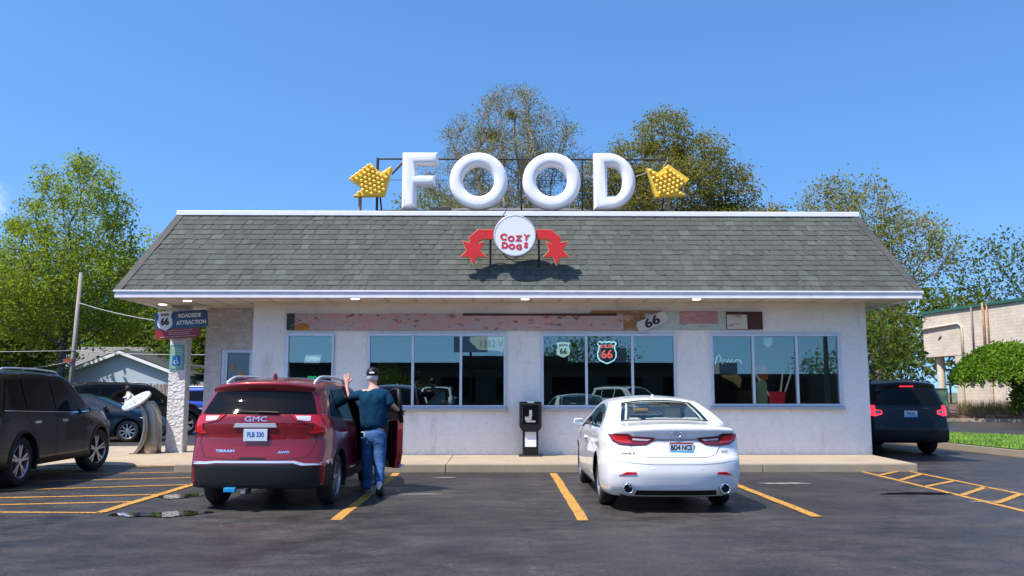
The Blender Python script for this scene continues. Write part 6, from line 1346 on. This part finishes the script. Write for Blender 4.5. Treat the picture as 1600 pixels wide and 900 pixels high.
h2 = house('house', 'long house with a weathered grey roof behind the pale blue garage', (-13.5, 68, 0), R(90), 9, 24, 3.0, 4.9, M_tans, M_rg)
MB().box(3.2, 3.9, 6.5, 7.4, 3.5, 5.7).build('chimney', M_bri, h2)
h3 = house('house', 'dark gabled house with white rakes at the left edge behind the near-black SUV', (-33.8, 52, 0), R(-4), 6.4, 8, 2.9, 4.55, mat('dark_brick', (.05, .035, .03), .85, noise=.3, nscale=9), M_rg)
h4 = house('house', 'small brick gabled house between the dark house and the pale blue garage', (-33.3, 66, 0), R(10), 5.4, 8, 2.9, 4.2, M_bri, M_rg)
fn = empty('board_fence', (-19, 38, 0), 0, 'weathered wooden board fence behind the parked cars', 'fence')
bd = None; rr = random.Random(3)
M_wood = mat('weathered_wood', (.28, .22, .16), .9, noise=.3, nscale=4, stretch=(6, 6, .6)); bme = MB().prism([(-.06, 0), (.06, 0), (.06, 1.78), (.03, 1.85), (-.03, 1.85), (-.06, 1.78)], 'XZ', -.012, .012)
first = bme.build('board', M_wood, fn); k = 0
for i in range(96):
    x = -6.6+i*.142
    if i == 0: o = first
    else: o = link(bpy.data.objects.new('board', first.data), fn)
    o.location = (x, rr.uniform(-.01, .01), rr.uniform(-.04, .04)); o.rotation_euler = (0, R(rr.uniform(-.7, .7)), 0)
for z in (.4, 1.5): MB().box(-6.7, 7.0, .02, .07, z, z+.09).build('rail', M_wood, fn)
for i in range(6): MB().box(-6.6+i*2.7-.05, -6.6+i*2.7+.05, .072, .17, 0, 1.8).build('post', M_wood, fn)
M_pole = mat('grey_wood_pole', (.30, .26, .22), .85, noise=.2, nscale=2, stretch=(3, 3, .3))
up = empty('utility_pole', (-19.35, 38.9, 0), 0, 'leaning grey wooden utility pole in front of the tall bright tree', 'utility pole')
MB().tube([(0, 0, -.1), (.08, 0, 3), (.20, 0, 6.9)], [.11, .10, .08], 12).build('pole', M_pole, up, smooth=True)
MB().box(-.28, .12, -.18, -.1, 2.85, 2.98).build('bracket', mat('bracket_red', (.3, .05, .03), .6), up)
def wire(name, p, q, sag, label, r=.016):
    p = Vector(p); q = Vector(q); pts = [p.lerp(q, i/16)-Vector((0, 0, sag*4*(i/16)*(1-i/16))) for i in range(17)]; o = MB().tube(pts, r, 5).build(name, mat('wire_grey', (.35, .34, .33), .6), smooth=True); return props(o, label, 'wire')
wire('wire', (-40, 39.5, 3.55), (-19.1, 38.8, 3.35), .15, 'overhead wire running left from the pole just above the houses')
wire('wire', (-19.1, 38.8, 3.35), (-7.0, 33.5, 3.15), .2, 'overhead wire from the pole to the diner, lower of the two at the sign')
wire('wire', (-19.0, 38.8, 2.95), (-31, 52, 3.0), .25, 'thin wire sagging from the pole bracket to the house')
wire('wire', (-19.1, 38.8, 5.5), (-7.0, 31.5, 4.05), .5, 'service wire dropping from the pole top to the roof corner', .02)
# ------------------------------------------------------------------ street side behind the photographer, mirrored in the windows
sb = empty('street_building', (3, -27, 0), 0, 'low dark brown flat roofed building, seen only mirrored in the windows', 'building')
M_dk = mat('brown_facade', (.10, .075, .06), .8, noise=.2, nscale=2); MB().box(-19, 11.5, -12, 0, 0, 3.7).box(11.5, 26, -12, -2, 0, 2.9).build('wall', M_dk, sb); MB().box(-6, 2, -10, .3, 3.7, 4.2).build('parapet', M_dk, sb); MB().box(5, 7, -6, -4, 3.7, 5.0).build('rooftop_unit', MATS['sill_metal'], sb); MB().box(15, 16.5, -8, -6, 2.9, 3.9).build('rooftop_unit', MATS['sill_metal'], sb); MB().box(-19.2, 11.7, -.05, .25, 3.4, 3.698).build('fascia', mat('brown_trim', (.04, .03, .025), .6), sb)
for i in range(9): MB().box(-16+i*4.2, -13.4+i*4.2, .001, .04, .8, 2.6).build('window', M_glassd, sb)
tree('street_tree', 'leafy tree across the street, mirrored in the second window', (-7.2, -17, 0), [(0, 0, 1.9, 2.0, 1.8, 1.25), (1.4, 0, 1.6, 1.5, 1.5, 1.0)], 1.0, 71, L_mid, r0=.18, n=450, lpn=30, lsz=.10, spread=.4)
sp_ = MB().tube([(0, 0, 0), (0, 0, 10.5)], [.16, .11], 10).build('street_pole', M_pole, smooth=True); sp_.location = (19.7, -14, 0); props(sp_, 'tall wooden street pole, mirrored in the right window', 'utility pole')
wire('wire', (-60, -14, 8.6), (60, -14, 8.9), .8, 'upper street wire mirrored across the windows', .02); wire('wire', (-60, -14.3, 7.4), (60, -14.3, 7.7), .8, 'lower street wire mirrored across the windows', .03)

tree('street_tree', 'dark street tree behind the brown building, mirrored in the third window', (8.5, -44, 0), [(0, 0, 4.6, 4.5, 3, 2.2), (-4, 0, 4, 3, 2, 1.6)], 2.5, 72, L_mid, r0=.2, n=350, step=.6, infl=3, kill=.8, lpn=26, lsz=.16, spread=.7)
tree('street_tree', 'low street tree right of the brown building, mirrored in the right window', (27.5, -33, 0), [(0, 0, 3.0, 3.2, 3, 1.8)], 1.5, 73, L_mid, r0=.2, n=300, step=.6, infl=3, kill=.8, lpn=26, lsz=.14, spread=.6)
o = MB().prism([(-1.2, 0), (1.2, 0), (1.2, 1.1), (-1.2, 1.1)], 'XZ', 0, .2).build('street_sign', M_alu); o.location = (-2.2, -23, 4.3); props(o, 'pale blank roadside sign board, mirrored in the second window', 'sign')
o2 = MB().box(-.08, .08, .05, .15, -4.3, 0).build('post', M_dark, o)
